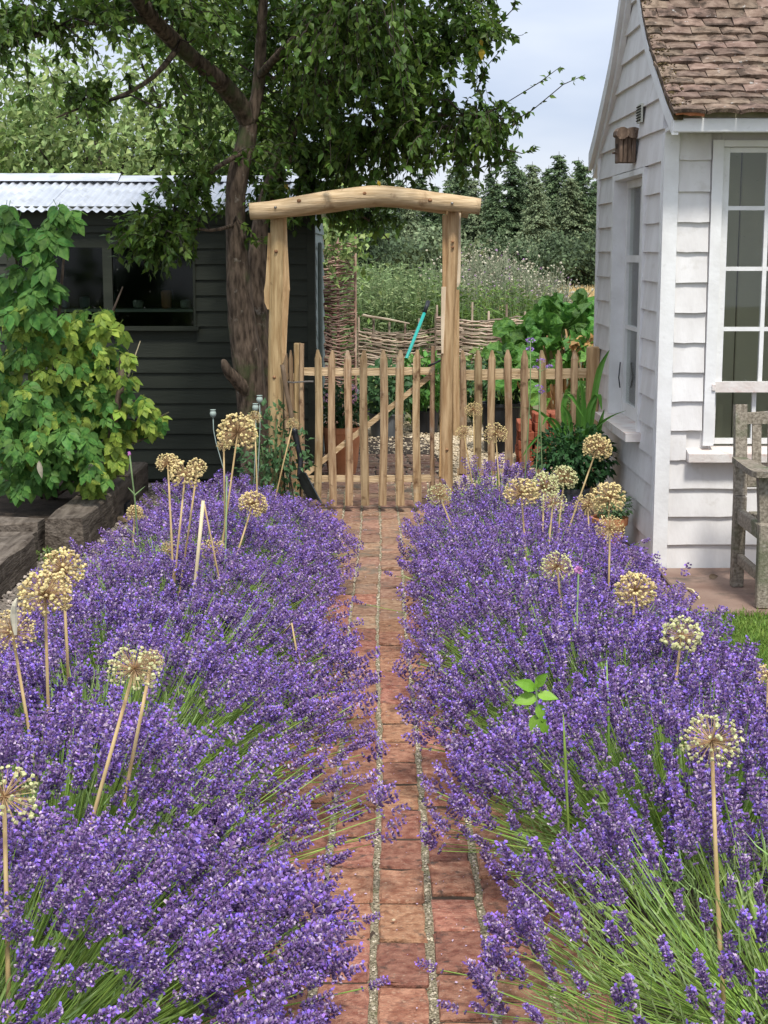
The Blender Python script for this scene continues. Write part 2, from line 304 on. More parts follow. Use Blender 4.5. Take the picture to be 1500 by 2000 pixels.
def tube(mb, pts, rad, n=6, m=0, cap=True, wob=0., flat=1.):
    pts = [Vector(p) for p in pts]; k = len(pts)
    if not hasattr(rad, '__len__'): rad = [rad]*k
    V = []; prev = Vector((1, .01, .02))
    for i, p in enumerate(pts):
        d = (pts[min(i+1, k-1)]-pts[max(i-1, 0)])
        d = d.normalized() if d.length > 1e-9 else Vector((0, 0, 1))
        s = prev-d*prev.dot(d)
        if s.length < 1e-4: s = Vector((0, 1, 0))-d*d.y
        s.normalize(); prev = s; u = d.cross(s)
        for j in range(n):
            a = 2*math.pi*j/n; r = rad[i]*(1+random.uniform(-wob, wob)); V.append(tuple(p+s*(math.cos(a)*r)+u*(math.sin(a)*r*flat)))
    F = [(i*n+j, i*n+(j+1) % n, (i+1)*n+(j+1) % n, (i+1)*n+j) for i in range(k-1) for j in range(n)]
    if cap: F += [tuple(range(n))[::-1], tuple((k-1)*n+j for j in range(n))]
    return mb.add(V, F, m)
def lathe(mb, prof, c, n=20, m=0, cap=(True, False), wave=None):
    V = []; k = len(prof)
    for r, z in prof:
        for j in range(n):
            rr = r*(1+(wave[0] if wave and j % wave[1] == 0 else 0)); a = 2*math.pi*j/n; V.append((c[0]+rr*math.cos(a), c[1]+rr*math.sin(a), c[2]+z))
    F = [(i*n+j, i*n+(j+1) % n, (i+1)*n+(j+1) % n, (i+1)*n+j) for i in range(k-1) for j in range(n)]
    if cap[0]: F.append(tuple(range(n))[::-1])
    if cap[1]: F.append(tuple((k-1)*n+j for j in range(n)))
    return mb.add(V, F, m)
def smooth(pts, rad, sub=4):
    """Catmull-Rom through points with radii"""
    pts = [Vector(p) for p in pts]; O = []; Q = []
    for i in range(len(pts)-1):
        a, b, c, d = pts[max(i-1, 0)], pts[i], pts[i+1], pts[min(i+2, len(pts)-1)]
        for k in range(sub):
            t = k/sub; O.append(.5*((2*b)+(c-a)*t+(2*a-5*b+4*c-d)*t*t+(3*b-a-3*c+d)*t**3)); Q.append(rad[i]*(1-t)+rad[i+1]*t)
    O.append(pts[-1]); Q.append(rad[-1]); return O, Q
def nrm(a): return a/np.maximum(np.linalg.norm(a, axis=-1, keepdims=True), 1e-9)
def frames(pos, dirs, ups, sc, wsc=None):
    """(N,3,4): template +Y along dirs, +Z towards ups"""
    pos, dirs, ups = map(lambda a: np.asarray(a, float), (pos, dirs, ups)); d = nrm(dirs); s = nrm(np.cross(d, ups)); n = np.cross(s, d)
    sc = np.broadcast_to(np.asarray(sc, float), (len(pos),)); ws = sc if wsc is None else np.broadcast_to(np.asarray(wsc, float), (len(pos),))
    A = np.empty((len(pos), 3, 4)); A[:, :, 0] = s*ws[:, None]; A[:, :, 1] = d*sc[:, None]; A[:, :, 2] = n*sc[:, None]; A[:, :, 3] = pos; return A
def m44(a): return Matrix([list(a[0]), list(a[1]), list(a[2]), [0, 0, 0, 1]])
def tmpl(V, F, m=0): return MB().add(V, F, m).template()
# leaf templates: +Y from stalk to tip, +Z the upper face
LEAF4 = tmpl([(0, 0, 0), (.27, .42, .07), (0, 1, -.14), (-.27, .42, .07), (0, .45, 0)], [(0, 1, 4), (1, 2, 4), (2, 3, 4), (3, 0, 4)])
LEAF2 = tmpl([(0, 0, 0), (.3, .45, .05), (0, 1, -.12), (-.3, .45, .05)], [(0, 1, 2), (0, 2, 3)])
def leaf_big():
    V = []; F = []; ys = [0, .12, .35, .6, .85, 1.]; ws = [.02, .2, .32, .27, .12, .0]
    for y, w_ in zip(ys, ws):
        z = -.28*y*y
        V += [(-w_, y, z+.05*w_*3), (-w_*.5, y+.02, z-.02), (0, y, z-.03), (w_*.5, y+.02, z-.02), (w_, y, z+.05*w_*3)]
    for i in range(5):
        for j in range(4): F.append((i*5+j, i*5+j+1, i*5+j+6, i*5+j+5))
    return tmpl(V, F)
LEAFB = leaf_big()
BLADE = tmpl([(-.5, 0, 0), (.5, 0, 0), (.38, .55, .06), (-.38, .55, .06), (0, 1, -.06)], [(0, 1, 2, 3), (3, 2, 4)])   # x is scaled apart from y
PEB = tmpl([(1, 0, 0), (0, 1, 0), (-1, 0, 0), (0, -1, 0), (.2, .1, .7), (-.55, .5, .35), (.55, -.5, .35)], [(0, 1, 4), (1, 5, 4), (1, 2, 5), (5, 2, 4), (2, 3, 4), (3, 6, 4), (3, 0, 6), (6, 0, 4)])
def rand_dirs(n, zb=0.):
    a = RS.normal(size=(n, 3)); a[:, 2] += zb; return nrm(a)
def pebbles(n, xf, z0, size, name, matname, label_kind='stuff', parent=None):
    x, y = xf(n); n = len(x)
    A = frames(np.stack([x, y, np.full(n, z0)+RS.uniform(-.2, .5, n)*size], 1), np.stack([RS.normal(size=n), RS.normal(size=n), RS.normal(size=n)*.15], 1), np.tile([.0, 0, 1.], (n, 1))+RS.normal(size=(n, 3))*.25, size*RS.uniform(.5, 1.2, n))
    o = MB().inst(PEB, A).obj(name, matname, parent); o['kind'] = 'stuff'; return o

# ================================================================ THE SETTING
def sheet(name, matname, pts, z=None, thick=0):
    mb = MB(); V = [tuple(p) if len(p) == 3 else (p[0], p[1], z) for p in pts]; mb.add(V, [tuple(range(len(V)))])
    o = mb.obj(name, matname); o['kind'] = 'structure'; return o
# open ground falling gently away behind the garden
mb = MB(); ys = [-30, 0, 16, 22, 40, 100, 260, 900]; zs = [-.02, -.02, -.02, -.06, -.25, -1.1, -3, -10]; V = []
for y, z in zip(ys, zs): V += [(-500, y, z), (500, y, z)]
mb.add(V, [(2*i, 2*i+1, 2*i+3, 2*i+2) for i in range(len(ys)-1)]); o = mb.obj('ground', 'earth'); o['kind'] = 'structure'
sheet('soil_bed', 'soil', [(-1.75, .4), (1.38, .4), (1.38, 9.2), (-1.75, 9.2)], -.008)
sheet('gravel_area', 'gravel_bed', [(-3.6, 5.2), (-1.25, 5.2), (-1.1, 8.0), (-.5, 8.2), (-.5, 10.66), (-3.6, 10.66)], -.003)
sheet('yard_gravel', 'gravel_cream_bed', [(-.6, 9.9), (3.2, 9.9), (3.2, 14.6), (-.6, 14.6)], .0)
pebbles(9000, lambda n: (RS.uniform(-3.4, -.55, n), RS.uniform(5.6, 10.6, n)), .0, .016, 'grey_gravel', 'gravel_grey')
pebbles(16000, lambda n: (RS.uniform(-.6, 2.4, n), RS.uniform(9.9, 14.4, n)), .003, .017, 'cream_gravel', 'gravel_cream')

# ---- brick path: columns of bricks laid end to end, wide gritty joints
path = sheet('brick_path', 'soil', [(-.52, 1.6), (.58, 1.6), (.55, 9.7), (.35, 13.2), (-.45, 13.2), (-.55, 9.7)], .0145)
def colx(k, y):   # joint k at distance y ; k=0 is the joint left of the middle
    w_ = .130-.0029*(min(y, 9.5)-3); c0 = -.021-.0012*(y-5)+.006*math.sin(y*1.7)
    return c0+k*w_
def brick_mesh(x0, x1, y0, y1, z0, z1, seed, top_noise=.003):
    random.seed(seed); mb = MB(); nx, ny = 3, 4; V = []; c = .006
    xs = [x0, x0+c, (x0+x1)/2, x1-c, x1]; yy = [y0, y0+c, y0+(y1-y0)*.35, y0+(y1-y0)*.7, y1-c, y1]
    for j, y in enumerate(yy):
        for i, x in enumerate(xs):
            e = i in (0, 4) or j in (0, 5)
            V.append((x+random.uniform(-.0035, .0035), y+random.uniform(-.004, .004), z1-(.0055 if e else 0)+random.uniform(-1, 1)*top_noise*.8))
    n = len(V)
    F = [(j*5+i, j*5+i+1, j*5+i+6, j*5+i+5) for j in range(5) for i in range(4)]
    ring = [0, 1, 2, 3, 4, 9, 14, 19, 24, 29, 28, 27, 26, 25, 20, 15, 10, 5]
    V += [(V[i][0], V[i][1], z0) for i in ring]; k = len(ring)
    F += [(ring[i], n+i, n+(i+1) % k, ring[(i+1) % k]) for i in range(k)]
    mb.add(V, F); return mb
nb = 0; far_bricks = MB()
brick_templates = [brick_mesh(-.5, .5, -.5, .5, -1, 0, 100+i).template() for i in range(1)]
BR = [brick_mesh(-.056, .056, -.105, .105, -.05, .0, 200+i).mesh('brick', 'brick') for i in range(8)]
BRW = [brick_mesh(-.056, .056, -.105, .105, -.05, .0, 300+i).mesh('brick', 'brick_greyer') for i in range(6)]
random.seed(5)
cands = []
for k in range(-4, 4):
    y = 1.75+random.uniform(0, .2)
    while y < 10.6:
        ln = random.choice([.208, .216, .216, .222, .2]) if y > 2 else .216
        yc = y+ln/2; x0 = colx(k, yc); x1 = colx(k+1, yc); gap = .018-.0022*max(0, min(yc, 7.5)-3.2)+.002*math.sin(yc*3+k)
        cands.append(((x0+x1)/2, yc, (x1-x0-gap)/.112, (ln-.015)/.21, k)); y += ln
cands.sort(key=lambda c: c[1])
fb = MB()
for i, (x, y, sx, sy, k) in enumerate(cands):
    greyer = random.random() < (y-6.0)/1.8
    W = Matrix.Translation((x, y, .022+random.uniform(-.004, .004))) @ Matrix.Rotation(random.uniform(-.025, .025), 4, 'Z') @ Matrix.Rotation(random.uniform(-.02, .02), 4, 'X') @ Matrix.Rotation(random.uniform(-.02, .02), 4, 'Y') @ Matrix.Diagonal((sx, sy, 1, 1))
    if i < 300: place('brick', random.choice(BRW if greyer else BR), path, W)
    else:
        T = brick_mesh(-.056, .056, -.105, .105, -.05, 0, i).template(); fb.inst(T, np.array(W)[None, :3, :])
for k in range(-3, 4):   # gritty strips between the columns of bricks
    mb = MB(); V = []; m_ = 150
    for i in range(m_+1):
        y = 1.7+(10.5-1.7)*i/m_; x = colx(k, y); x += .002*math.sin(i*2.7+k*3)+random.uniform(-.001, .001); h_ = .0165+.002*math.sin(i*1.9+k)+random.uniform(-.001, .001); V += [(x-.012, y, .0148), (x-.005, y, h_), (x+.006, y, h_+.001), (x+.012, y, .0148)]
    mb.add(V, [(i*4+j, i*4+j+1, i*4+5+j, i*4+4+j) for i in range(m_) for j in range(3)]); mb.obj('joint', 'joint_grit', path)
random.seed(9)
# beyond the gate the bricks run across
y = 10.62
while y < 12.0:
    x = -.45-.05*random.random()
    while x < .36:
        T = brick_mesh(-.105, .105, -.05, .05, -.05, 0, int(x*1000+y*7000)+9999).template()
        W = Matrix.Translation((x+.1, y, .021+random.uniform(-.004, .004))) @ Matrix.Rotation(random.uniform(-.03, .03), 4, 'Z'); fb.inst(T, np.array(W)[None, :3, :]); x += .222
    y += .112
o = fb.obj('distant_bricks', 'brick_greyer', path); o['kind'] = 'stuff'
def jointx(n):
    k = RS.randint(-3, 4, n); y = RS.uniform(1.9, 9.4, n); x = np.array([colx(a, b) for a, b in zip(k, y)])+RS.uniform(-.006, .006, n); return x, y
pebbles(6500, jointx, .0175, .0038, 'joint_grit', 'grit_stone')
# fallen petals and chaff lying on the bricks
n = 900; yy = RS.uniform(1.9, 9.2, n); xx = RS.choice([-1, 1], n)*np.abs(RS.normal(.17, .07, n))
A = frames(np.stack([xx, yy, np.full(n, .028)], 1), np.stack([RS.normal(size=n), RS.normal(size=n), RS.normal(size=n)*.2], 1), np.tile([0, 0, 1.], (n, 1))+RS.normal(size=(n, 3))*.4, RS.uniform(.004, .009, n))
o = MB().inst(LEAF2, A).obj('fallen_petals', 'lav_pale'); o['kind'] = 'stuff'

# ---- paving by the summerhouse and the lawn
pav = sheet('stone_paving', 'soil', [(1.10, 6.62), (4.5, 6.62), (4.5, 7.72), (1.38, 7.72), (1.36, 9.6), (1.12, 9.6)], .0)
for (x0, x1, y0, y1) in [(1.13, 1.36, 6.65, 7.25), (1.13, 1.35, 7.27, 8.3), (1.13, 1.34, 8.32, 9.5), (1.38, 2.15, 6.66, 7.60), (2.17, 2.9, 6.66, 7.60), (2.92, 3.7, 6.66, 7.6), (3.72, 4.45, 6.66, 7.6)]:
    cbox(MB(), x0, x1, y0, y1, -.02, .022, .006, j=.006).obj('slab', 'slab', pav)
sheet('lawn', 'lawn_soil', [(1.18, 2.2), (5.5, 2.2), (5.5, 6.61), (1.12, 6.61)], .0)
n = 26000; x = RS.uniform(1.12, 2.5, n); y = RS.uniform(4.4, 6.68, n)
A = frames(np.stack([x, y, np.zeros(n)], 1), np.stack([RS.normal(size=n)*.6, RS.normal(size=n)*.6, np.ones(n)], 1), rand_dirs(n), RS.uniform(.025, .05, n), RS.uniform(.003, .006, n))
o = MB().inst(BLADE, A).obj('grass', 'grass'); o['kind'] = 'stuff'

# ================================================================ SUMMERHOUSE
random.seed(21)
XF, YF = 1.387, 7.655
sx = lambda Y: XF-.0117*(Y-YF)
YB = 9.77
house = thing('summerhouse', 'small white weatherboarded summerhouse with mossy tiled roof and sash windows', 'summerhouse', (XF+1.4, 8.7, 0))
def lap(mb, A, B, At, Bt, zb, zt, nx, ny, n=4, tb=.026, tt=.008, wob=.0022):
    """one lapped board: A-B its lower edge, At-Bt its upper edge (x, y), n its outward direction"""
    V = []
    for i in range(n+1):
        t = i/n; w_ = random.uniform(-wob, wob)
        b = (A[0]+(B[0]-A[0])*t, A[1]+(B[1]-A[1])*t); a = (At[0]+(Bt[0]-At[0])*t, At[1]+(Bt[1]-At[1])*t)
        o_ = tb+random.uniform(-.002, .002)
        V += [(b[0]+nx*o_, b[1]+ny*o_, zb+w_), (a[0]+nx*tt, a[1]+ny*tt, zt), (a[0], a[1], zt), (b[0], b[1], zb+w_)]
    F = []
    for i in range(n):
        for j in range(4): F.append((i*4+j, i*4+(j+1) % 4, i*4+4+(j+1) % 4, i*4+4+j))
    F += [(0, 3, 2, 1), (n*4, n*4+1, n*4+2, n*4+3)]
    return mb.add(V, F)
LZ = [-.008, .135, .28, .422, .567, .715, .861, 1.004, 1.152, 1.30, 1.446, 1.595, 1.738, 1.883, 2.035]
SILLZ, WTOP = .60, 2.129
XR = 4.4
# boards of the front wall
for i, z in enumerate(LZ):
    zt = (LZ[i+1] if i+1 < len(LZ) else 2.175)+.012
    if i < 4:
        xs = [(XF+.046, 2.3), (2.302, XR)] if i % 2 else [(XF+.046, 1.95), (1.952, XR)]
        for a, b in xs: lap(MB(), (a, YF), (b, YF), (a, YF), (b, YF), z, zt, 0, -1, 8).obj('weatherboard', 'white_paint', house)
    elif z < SILLZ:
        lap(MB(), (XF+.046, YF), (1.513, YF), (XF+.046, YF), (1.513, YF), z, zt, 0, -1).obj('weatherboard', 'white_paint', house)
        lap(MB(), (1.515, YF), (XR, YF), (1.515, YF), (XR, YF), z-.0, SILLZ-.04, 0, -1, tb=.02).obj('weatherboard', 'white_paint', house)
        lap(MB(), (2.46, YF), (XR, YF), (2.46, YF), (XR, YF), SILLZ+.03, zt, 0, -1).obj('weatherboard', 'white_paint', house)
    else:
        lap(MB(), (XF+.046, YF), (1.588, YF), (XF+.046, YF), (1.588, YF), z, zt, 0, -1, 3).obj('weatherboard', 'white_paint', house)
        lap(MB(), (2.42, YF), (XR, YF), (2.42, YF), (XR, YF), z, zt, 0, -1, 8).obj('weatherboard', 'white_paint', house)
# roof profile (Y, z of the tile surface), the same on both sides of the ridge
RP = [(7.36, 2.235), (7.60, 2.35), (7.81, 2.47), (8.05, 2.61), (8.27, 2.755), (8.43, 2.90), (8.71, 3.20)]
RP = RP+[(17.42-y, z) for y, z in RP[-2::-1]]
def rz(Y): return float(np.interp(Y, [p[0] for p in RP], [p[1] for p in RP]))
def ry(z, near): # Y of the gable edge at height z, below the verge board
    for k in range(200):
        Y = YF+(8.71-YF)*k/200
        if rz(Y)-.10 >= z: return Y if near else 17.42-Y
    return 8.71
W0, W1 = 8.20, 9.14      # opening of the side window
GZ = LZ+[2.19, 2.345, 2.49, 2.635, 2.78, 2.93]
for i, z in enumerate(GZ):
    zt = (GZ[i+1] if i+1 < len(GZ) else 3.06)+.012
    def sb(y0, y1, y0t=None, y1t=None, zb=z, zt=zt):
        y0t = y0 if y0t is None else y0t; y1t = y1 if y1t is None else y1t
        lap(MB(), (sx(y0), y0), (sx(y1), y1), (sx(y0t), y0t), (sx(y1t), y1t), zb, zt, -1, 0, 5).obj('weatherboard', 'white_paint', house)
    if z < SILLZ-.04: sb(YF+.03, YB)
    elif z < 2.0: sb(YF+.03, W0-.045); sb(W1+.06, YB)
    elif z < 2.1: sb(YF+.03, YB)
    else:
        a, b = max(YF+.03, ry(z, 1)), min(YB, ry(z, 0)); at, bt = max(YF+.03, ry(zt, 1)), min(YB, ry(zt, 0))
        sb(a, b, at, bt)
def sidebox(y0, y1, o0, o1, z0, z1, name, m, par):   # o = distance outward (negative = into the wall)
    return hexa(MB(), [(sx(y0)-o1, y0, z0), (sx(y0)-o0, y0, z0), (sx(y1)-o0, y1, z0), (sx(y1)-o1, y1, z0), (sx(y0)-o1, y0, z1), (sx(y0)-o0, y0, z1), (sx(y1)-o0, y1, z1), (sx(y1)-o1, y1, z1)]).obj(name, m, par)
# structure behind the boards (walls with their openings) and the inside lining
for (x0, x1, z0, z1) in [(XF, 1.64, 0, 2.2), (1.64, 2.31, 0, .60), (1.64, 2.31, 2.09, 2.2), (2.31, XR, 0, 2.2)]:
    box(MB(), x0+.001, x1, YF+.002, YF+.075, z0, z1).obj('wall', 'white_paint', house)
    box(MB(), x0+.09, x1-.002, YF+.078, YF+.09, z0, z1).obj('inside_lining', 'interior', house)
for (y0, y1, z0, z1) in [(YF+.08, W0-.006, 0, 2.12), (W0-.006, W1+.006, 0, .59), (W0-.006, W1+.006, 2.035, 2.12), (W1+.006, YB, 0, 2.12)]:
    hexa(MB(), [(sx(y0)+.002, y0, z0), (sx(y0)+.08, y0, z0), (sx(y1)+.08, y1, z0), (sx(y1)+.002, y1, z0), (sx(y0)+.002, y0, z1), (sx(y0)+.08, y0, z1), (sx(y1)+.08, y1, z1), (sx(y1)+.002, y1, z1)]).obj('wall', 'white_paint', house)
mb = MB(); gy = [YF+.08, 7.9, 8.2, 8.45, 8.71, 8.97, 9.22, 9.52, YB]
for i in range(len(gy)-1):
    a, b = gy[i], gy[i+1]; hexa(mb, [(sx(a)+.002, a, 2.121), (sx(a)+.06, a, 2.121), (sx(b)+.06, b, 2.121), (sx(b)+.002, b, 2.121), (sx(a)+.002, a, rz(a)-.06), (sx(a)+.06, a, rz(a)-.06), (sx(b)+.06, b, rz(b)-.06), (sx(b)+.002, b, rz(b)-.06)])
mb.obj('gable_wall', 'white_paint', house)
box(MB(), XF, XR, YB-.08, YB, 0, 2.2).obj('wall', 'white_paint', house)
box(MB(), XR-.08, XR, YF+.08, YB-.09, 0, 2.2).obj('wall', 'white_paint', house)
x = XF+.1
while x < XR-.1:
    cbox(MB(), x, x+.236, YB-.12, YB-.10, .02, 2.14, .005).obj('inside_board', 'interior', house); x += .243
x = XF+.24
while x < XR-.1:
    cbox(MB(), x, x+.286, 8.42, 8.44, .021, 2.139, .004).obj('added_lit_board', 'interior', house); x += .293  # boards added close behind the front window to catch its light
box(MB(), XF+.24, XR-.09, 8.442, 8.45, .022, 2.138).obj('board_backing', 'groove', house)
for a_, b_ in ((W0+.02, W0+.30), (W0+.42, W1-.02)): sidebox(a_, b_, -.135, -.125, .62, 1.99, 'curtain', 'curtain', house)
box(MB(), XF+.08, XR-.08, YB-.098, YB-.09, .02, 2.14).obj('board_backing', 'groove', house)
box(MB(), XF+.05, XR-.05, YF+.09, YB-.13, 2.142, 2.16).obj('inside_ceiling', 'interior', house)
box(MB(), XF+.05, XR-.05, YF+.09, YB-.13, -.02, .02).obj('inside_floor', 'interior', house)
box(MB(), XF+.1, XR-.1, YB-.16, YB-.125, .80, .84).obj('dado_rail', 'interior', house)
# corner boards, sill plate
box(MB(), XF-.028, XF+.044, YF-.030, YF-.0005, -.02, 2.165).obj('corner_board', 'white_trim', house)
hexa(MB(), [(XF-.030, YF, -.02), (XF-.0005, YF, -.02), (XF-.0012, YF+.05, -.02), (XF-.030, YF+.05, -.02), (XF-.030, YF, 2.163), (XF-.0005, YF, 2.163), (XF-.0012, YF+.05, 2.163), (XF-.030, YF+.05, 2.163)]).obj('corner_board', 'white_trim', house)
box(MB(), sx(YB)-.032, sx(YB)+.01, YB, YB+.03, -.02, 2.2).obj('corner_board', 'white_trim', house)
box(MB(), XF+.05, XR, YF+.03, YF+.06, -.12, -.009).obj('base', 'groove', house)
# front window
fw = box(MB(), 1.593, 1.645, YF-.036, YF+.04, .640, WTOP).obj('window', 'white_trim', house)
box(MB(), 2.305, 2.36, YF-.036, YF+.04, .640, WTOP).obj('casing', 'white_trim', fw)
box(MB(), 1.646, 2.304, YF-.034, YF+.04, 2.098, WTOP-.002).obj('casing', 'white_trim', fw)
mb = MB(); hexa(mb, [(1.515, YF-.085, SILLZ-.037), (2.44, YF-.085, SILLZ-.037), (2.44, YF+.05, SILLZ-.037), (1.515, YF+.05, SILLZ-.037), (1.515, YF-.085, SILLZ+.004), (2.44, YF-.085, SILLZ+.004), (2.44, YF+.05, SILLZ+.034), (1.515, YF+.05, SILLZ+.034)])
mb.obj('window_sill', 'sill_paint', fw)
XS = [1.682, 1.873, 2.064, 2.255]
def sash(y, z0, z1, bars, xs, par):
    xa, xb = 1.648, 2.302
    box(MB(), xa, xs[0]-.0, y, y+.035, z0, z1).obj('sash_stile', 'white_trim', par); box(MB(), xs[-1]+.012, xb, y, y+.035, z0, z1).obj('sash_stile', 'white_trim', par)
    box(MB(), xs[0]+.001, xs[-1]+.011, y+.001, y+.034, z1-.024, z1-.001).obj('sash_rail', 'white_trim', par); box(MB(), xs[0]+.001, xs[-1]+.011, y+.001, y+.034, z0+.001, z0+.028).obj('sash_rail', 'white_trim', par)
    zz = [z0+.029]+bars+[z1-.025]
    for x in xs[1:-1]: box(MB(), x-.010, x+.010, y+.004, y+.030, zz[0], zz[-1]).obj('glazing_bar', 'white_trim', par)
    for z in bars:
        for a, b in zip(xs[:-1], xs[1:]): box(MB(), a+(.0105 if a > xs[0] else .001), b-(.0105 if b < xs[-1] else -.011), y+.005, y+.029, z-.010, z+.010).obj('glazing_bar', 'white_trim', par)
    for a, b in zip(xs[:-1], xs[1:]):
        for c, d in zip(zz[:-1], zz[1:]): box(MB(), a+.001, b-.001, y+.015, y+.019, c, d).obj('pane', 'pane_glass', par)
sash(YF-.005, .93, 2.095, [1.218, 1.513, 1.806], XS, fw)
sash(YF+.022, .642, .928, [], [1.662, 1.855, 2.05, 2.245], fw)
box(MB(), 1.63, 2.32, YF-.022, YF-.006, .906, .958).obj('meeting_rail', 'sill_paint', fw)
cbox(MB(), 1.626, 1.645, YF-.046, YF-.0365, .915, .95, .003).obj('catch', 'sill_paint', fw)
# side window, set back in its casing
sw = sidebox(W1, W1+.055, -.085, .032, .645, 2.03, 'window', 'white_trim', house)
sidebox(W0-.045, W0, -.085, .032, .645, 2.03, 'casing', 'white_trim', sw)
sidebox(W0+.001, W1-.001, -.085, .030, 2.0, 2.029, 'casing', 'white_trim', sw)
sidebox(W0-.10, W1+.09, -.085, .10, .600, .644, 'window_sill', 'sill_paint', sw)
o0, o1 = -.082, -.045
sidebox(W0+.002, W0+.05, o0, o1, .646, 1.998, 'sash_stile', 'white_trim', sw); sidebox(W1-.05, W1-.002, o0, o1, .646, 1.998, 'sash_stile', 'white_trim', sw)
for a, b in ((.646, .72), (1.955, 1.998), (1.535, 1.575)): sidebox(W0+.051, W1-.051, o0+.001, o1-.001, a, b, 'sash_rail', 'white_trim', sw)
ym = (W0+W1)/2
for a, b in ((.721, 1.534), (1.576, 1.954)):
    sidebox(ym-.012, ym+.012, o0+.002, o1-.002, a, b, 'glazing_bar', 'white_trim', sw)
for (a, b) in ((W0+.052, ym-.013), (ym+.013, W1-.052)):
    sidebox(a, b, o0+.003, o1-.003, 1.15, 1.172, 'glazing_bar', 'white_trim', sw)
    for c, d in ((.721, 1.149), (1.173, 1.534), (1.576, 1.954)): sidebox(a, b, -.066, -.062, c, d, 'pane', 'pane_glass', sw)
mb = MB(); tube(mb, [(sx(W1)+.03, W1-.02, .95), (sx(W1)+.02, W1-.04, .86), (sx(W1)+.03, W1-.03, .80)], .004, 5); mb.obj('catch', 'black_metal', sw)
# eaves: soffit, fascia, tilting fillet
box(MB(), XF-.03, XR, 7.44, YF-.031, 2.166, 2.182).obj('soffit', 'white_trim', house)
cbox(MB(), XF-.028, XR, 7.415, 7.4385, 2.150, 2.215, .004).obj('fascia', 'white_trim', house)
cbox(MB(), XF+.0, XR, 7.43, 7.46, 2.2155, 2.245, .003).obj('tilting_fillet', 'lead_edge', house)
# roof deck and its tiles
def strip(y0, y1, x0, x1, top, bot, n, name, m, par):
    mb = MB(); V = []
    for i in range(n+1):
        y = y0+(y1-y0)*i/n; z = rz(y); V += [(x0+0*y, y, z-top), (x1, y, z-top), (x1, y, z-bot), (x0, y, z-bot)]
    F = [(i*4+j, i*4+4+j, i*4+4+(j+1) % 4, i*4+(j+1) % 4) for i in range(n) for j in range(4)]+[(0, 1, 2, 3), (n*4+3, n*4+2, n*4+1, n*4)]
    return mb.add(V, F).obj(name, m, par)
strip(7.45, 8.70, XF-.02, XR, .018, .05, 14, 'roof', 'moss', house)
rf = strip(8.72, 10.06, XF-.06, XR, .0, .04, 14, 'roof', 'moss', house)
strip(7.42, 8.69, XF-.034, XF-.003, .052, .125, 12, 'verge_board', 'white_trim', house)
strip(7.40, 8.70, XF-.03, XF+.015, .012, .050, 14, 'verge_edge', 'moss', house)
strip(8.73, 10.02, XF-.085, XF-.06, .045, .150, 12, 'verge_board', 'white_trim', house)
strip(8.73, 9.99, XF-.060, XF-.030, .075, .215, 12, 'verge_board', 'white_trim', house)
arc = [0]; Yf = np.linspace(7.36, 8.71, 400)
for i in range(1, 400): arc.append(arc[-1]+math.hypot(Yf[i]-Yf[i-1], rz(Yf[i])-rz(Yf[i-1])))
arc = np.array(arc)
def tile_mesh(w_, l, seed):
    random.seed(seed); mb = MB(); V = []; nx = 5
    for j, y in enumerate((0, l*.5, l)):
        for i in range(nx):
            x = w_*(i/(nx-1)-.5); e = random.uniform(-.006, .006) if j == 0 else 0
            V.append((x+(random.uniform(-.003, .003) if i in (0, nx-1) else 0), y+e, .016+random.uniform(-.003, .003)-(.002 if j == 0 else 0)+.006*math.cos(x*18)))
    n = len(V); V += [(v[0], v[1]+.002, v[2]-.019) for v in V]
    F = [(j*nx+i, j*nx+i+1, (j+1)*nx+i+1, (j+1)*nx+i) for j in range(2) for i in range(nx-1)]
    F += [(i, n+i, n+i+1, i+1) for i in range(nx-1)]
    F += [(0, nx, n+nx, n), (nx, 2*nx, n+2*nx, n+nx), (nx-1, n+nx-1, n+2*nx-1, 2*nx-1), (2*nx-1, n+2*nx-1, n+3*nx-1, 3*nx-1)]
    return mb.add(V, F)
TM = [tile_mesh(.148, .15, 50+i) for i in range(8)]; TMM = [t.mesh('roof_tile', 'tile') for t in TM]
clay = tile_mesh(.13, .15, 3).mesh('roof_tile', 'tile_clay')
random.seed(33); rest = MB(); s = 0; row = 0
while s < arc[-1]-.05:
    Y = float(np.interp(s, arc, Yf)); Y2 = float(np.interp(min(s+.1, arc[-1]), arc, Yf)); ang = math.atan2(rz(Y2)-rz(Y), Y2-Y)
    x = XF-.035+(.075 if row % 2 else 0); k = 0
    if row % 2:
        W = Matrix.Translation((XF-.035+.036, Y, rz(Y)-.006)) @ Matrix.Rotation(ang-.07, 4, 'X') @ Matrix.Diagonal((.48, 1, 1, 1)); place('roof_tile', random.choice(TMM), house, W)
    while x < XR:
        W = Matrix.Translation((x+.075, Y+random.uniform(-.008, .006), rz(Y)-.006+random.uniform(-.002, .005))) @ Matrix.Rotation(ang-.12+random.uniform(-.03, .02), 4, 'X') @ Matrix.Rotation(random.uniform(-.022, .022), 4, 'Y') @ Matrix.Rotation(random.uniform(-.03, .03), 4, 'Z')
        if x < 2.55: place('roof_tile', random.choice(TMM), house, W)
        else: rest.inst(random.choice(TM).template(), np.array(W)[None, :3, :])
        x += .152; k += 1
    s += .0845; row += 1
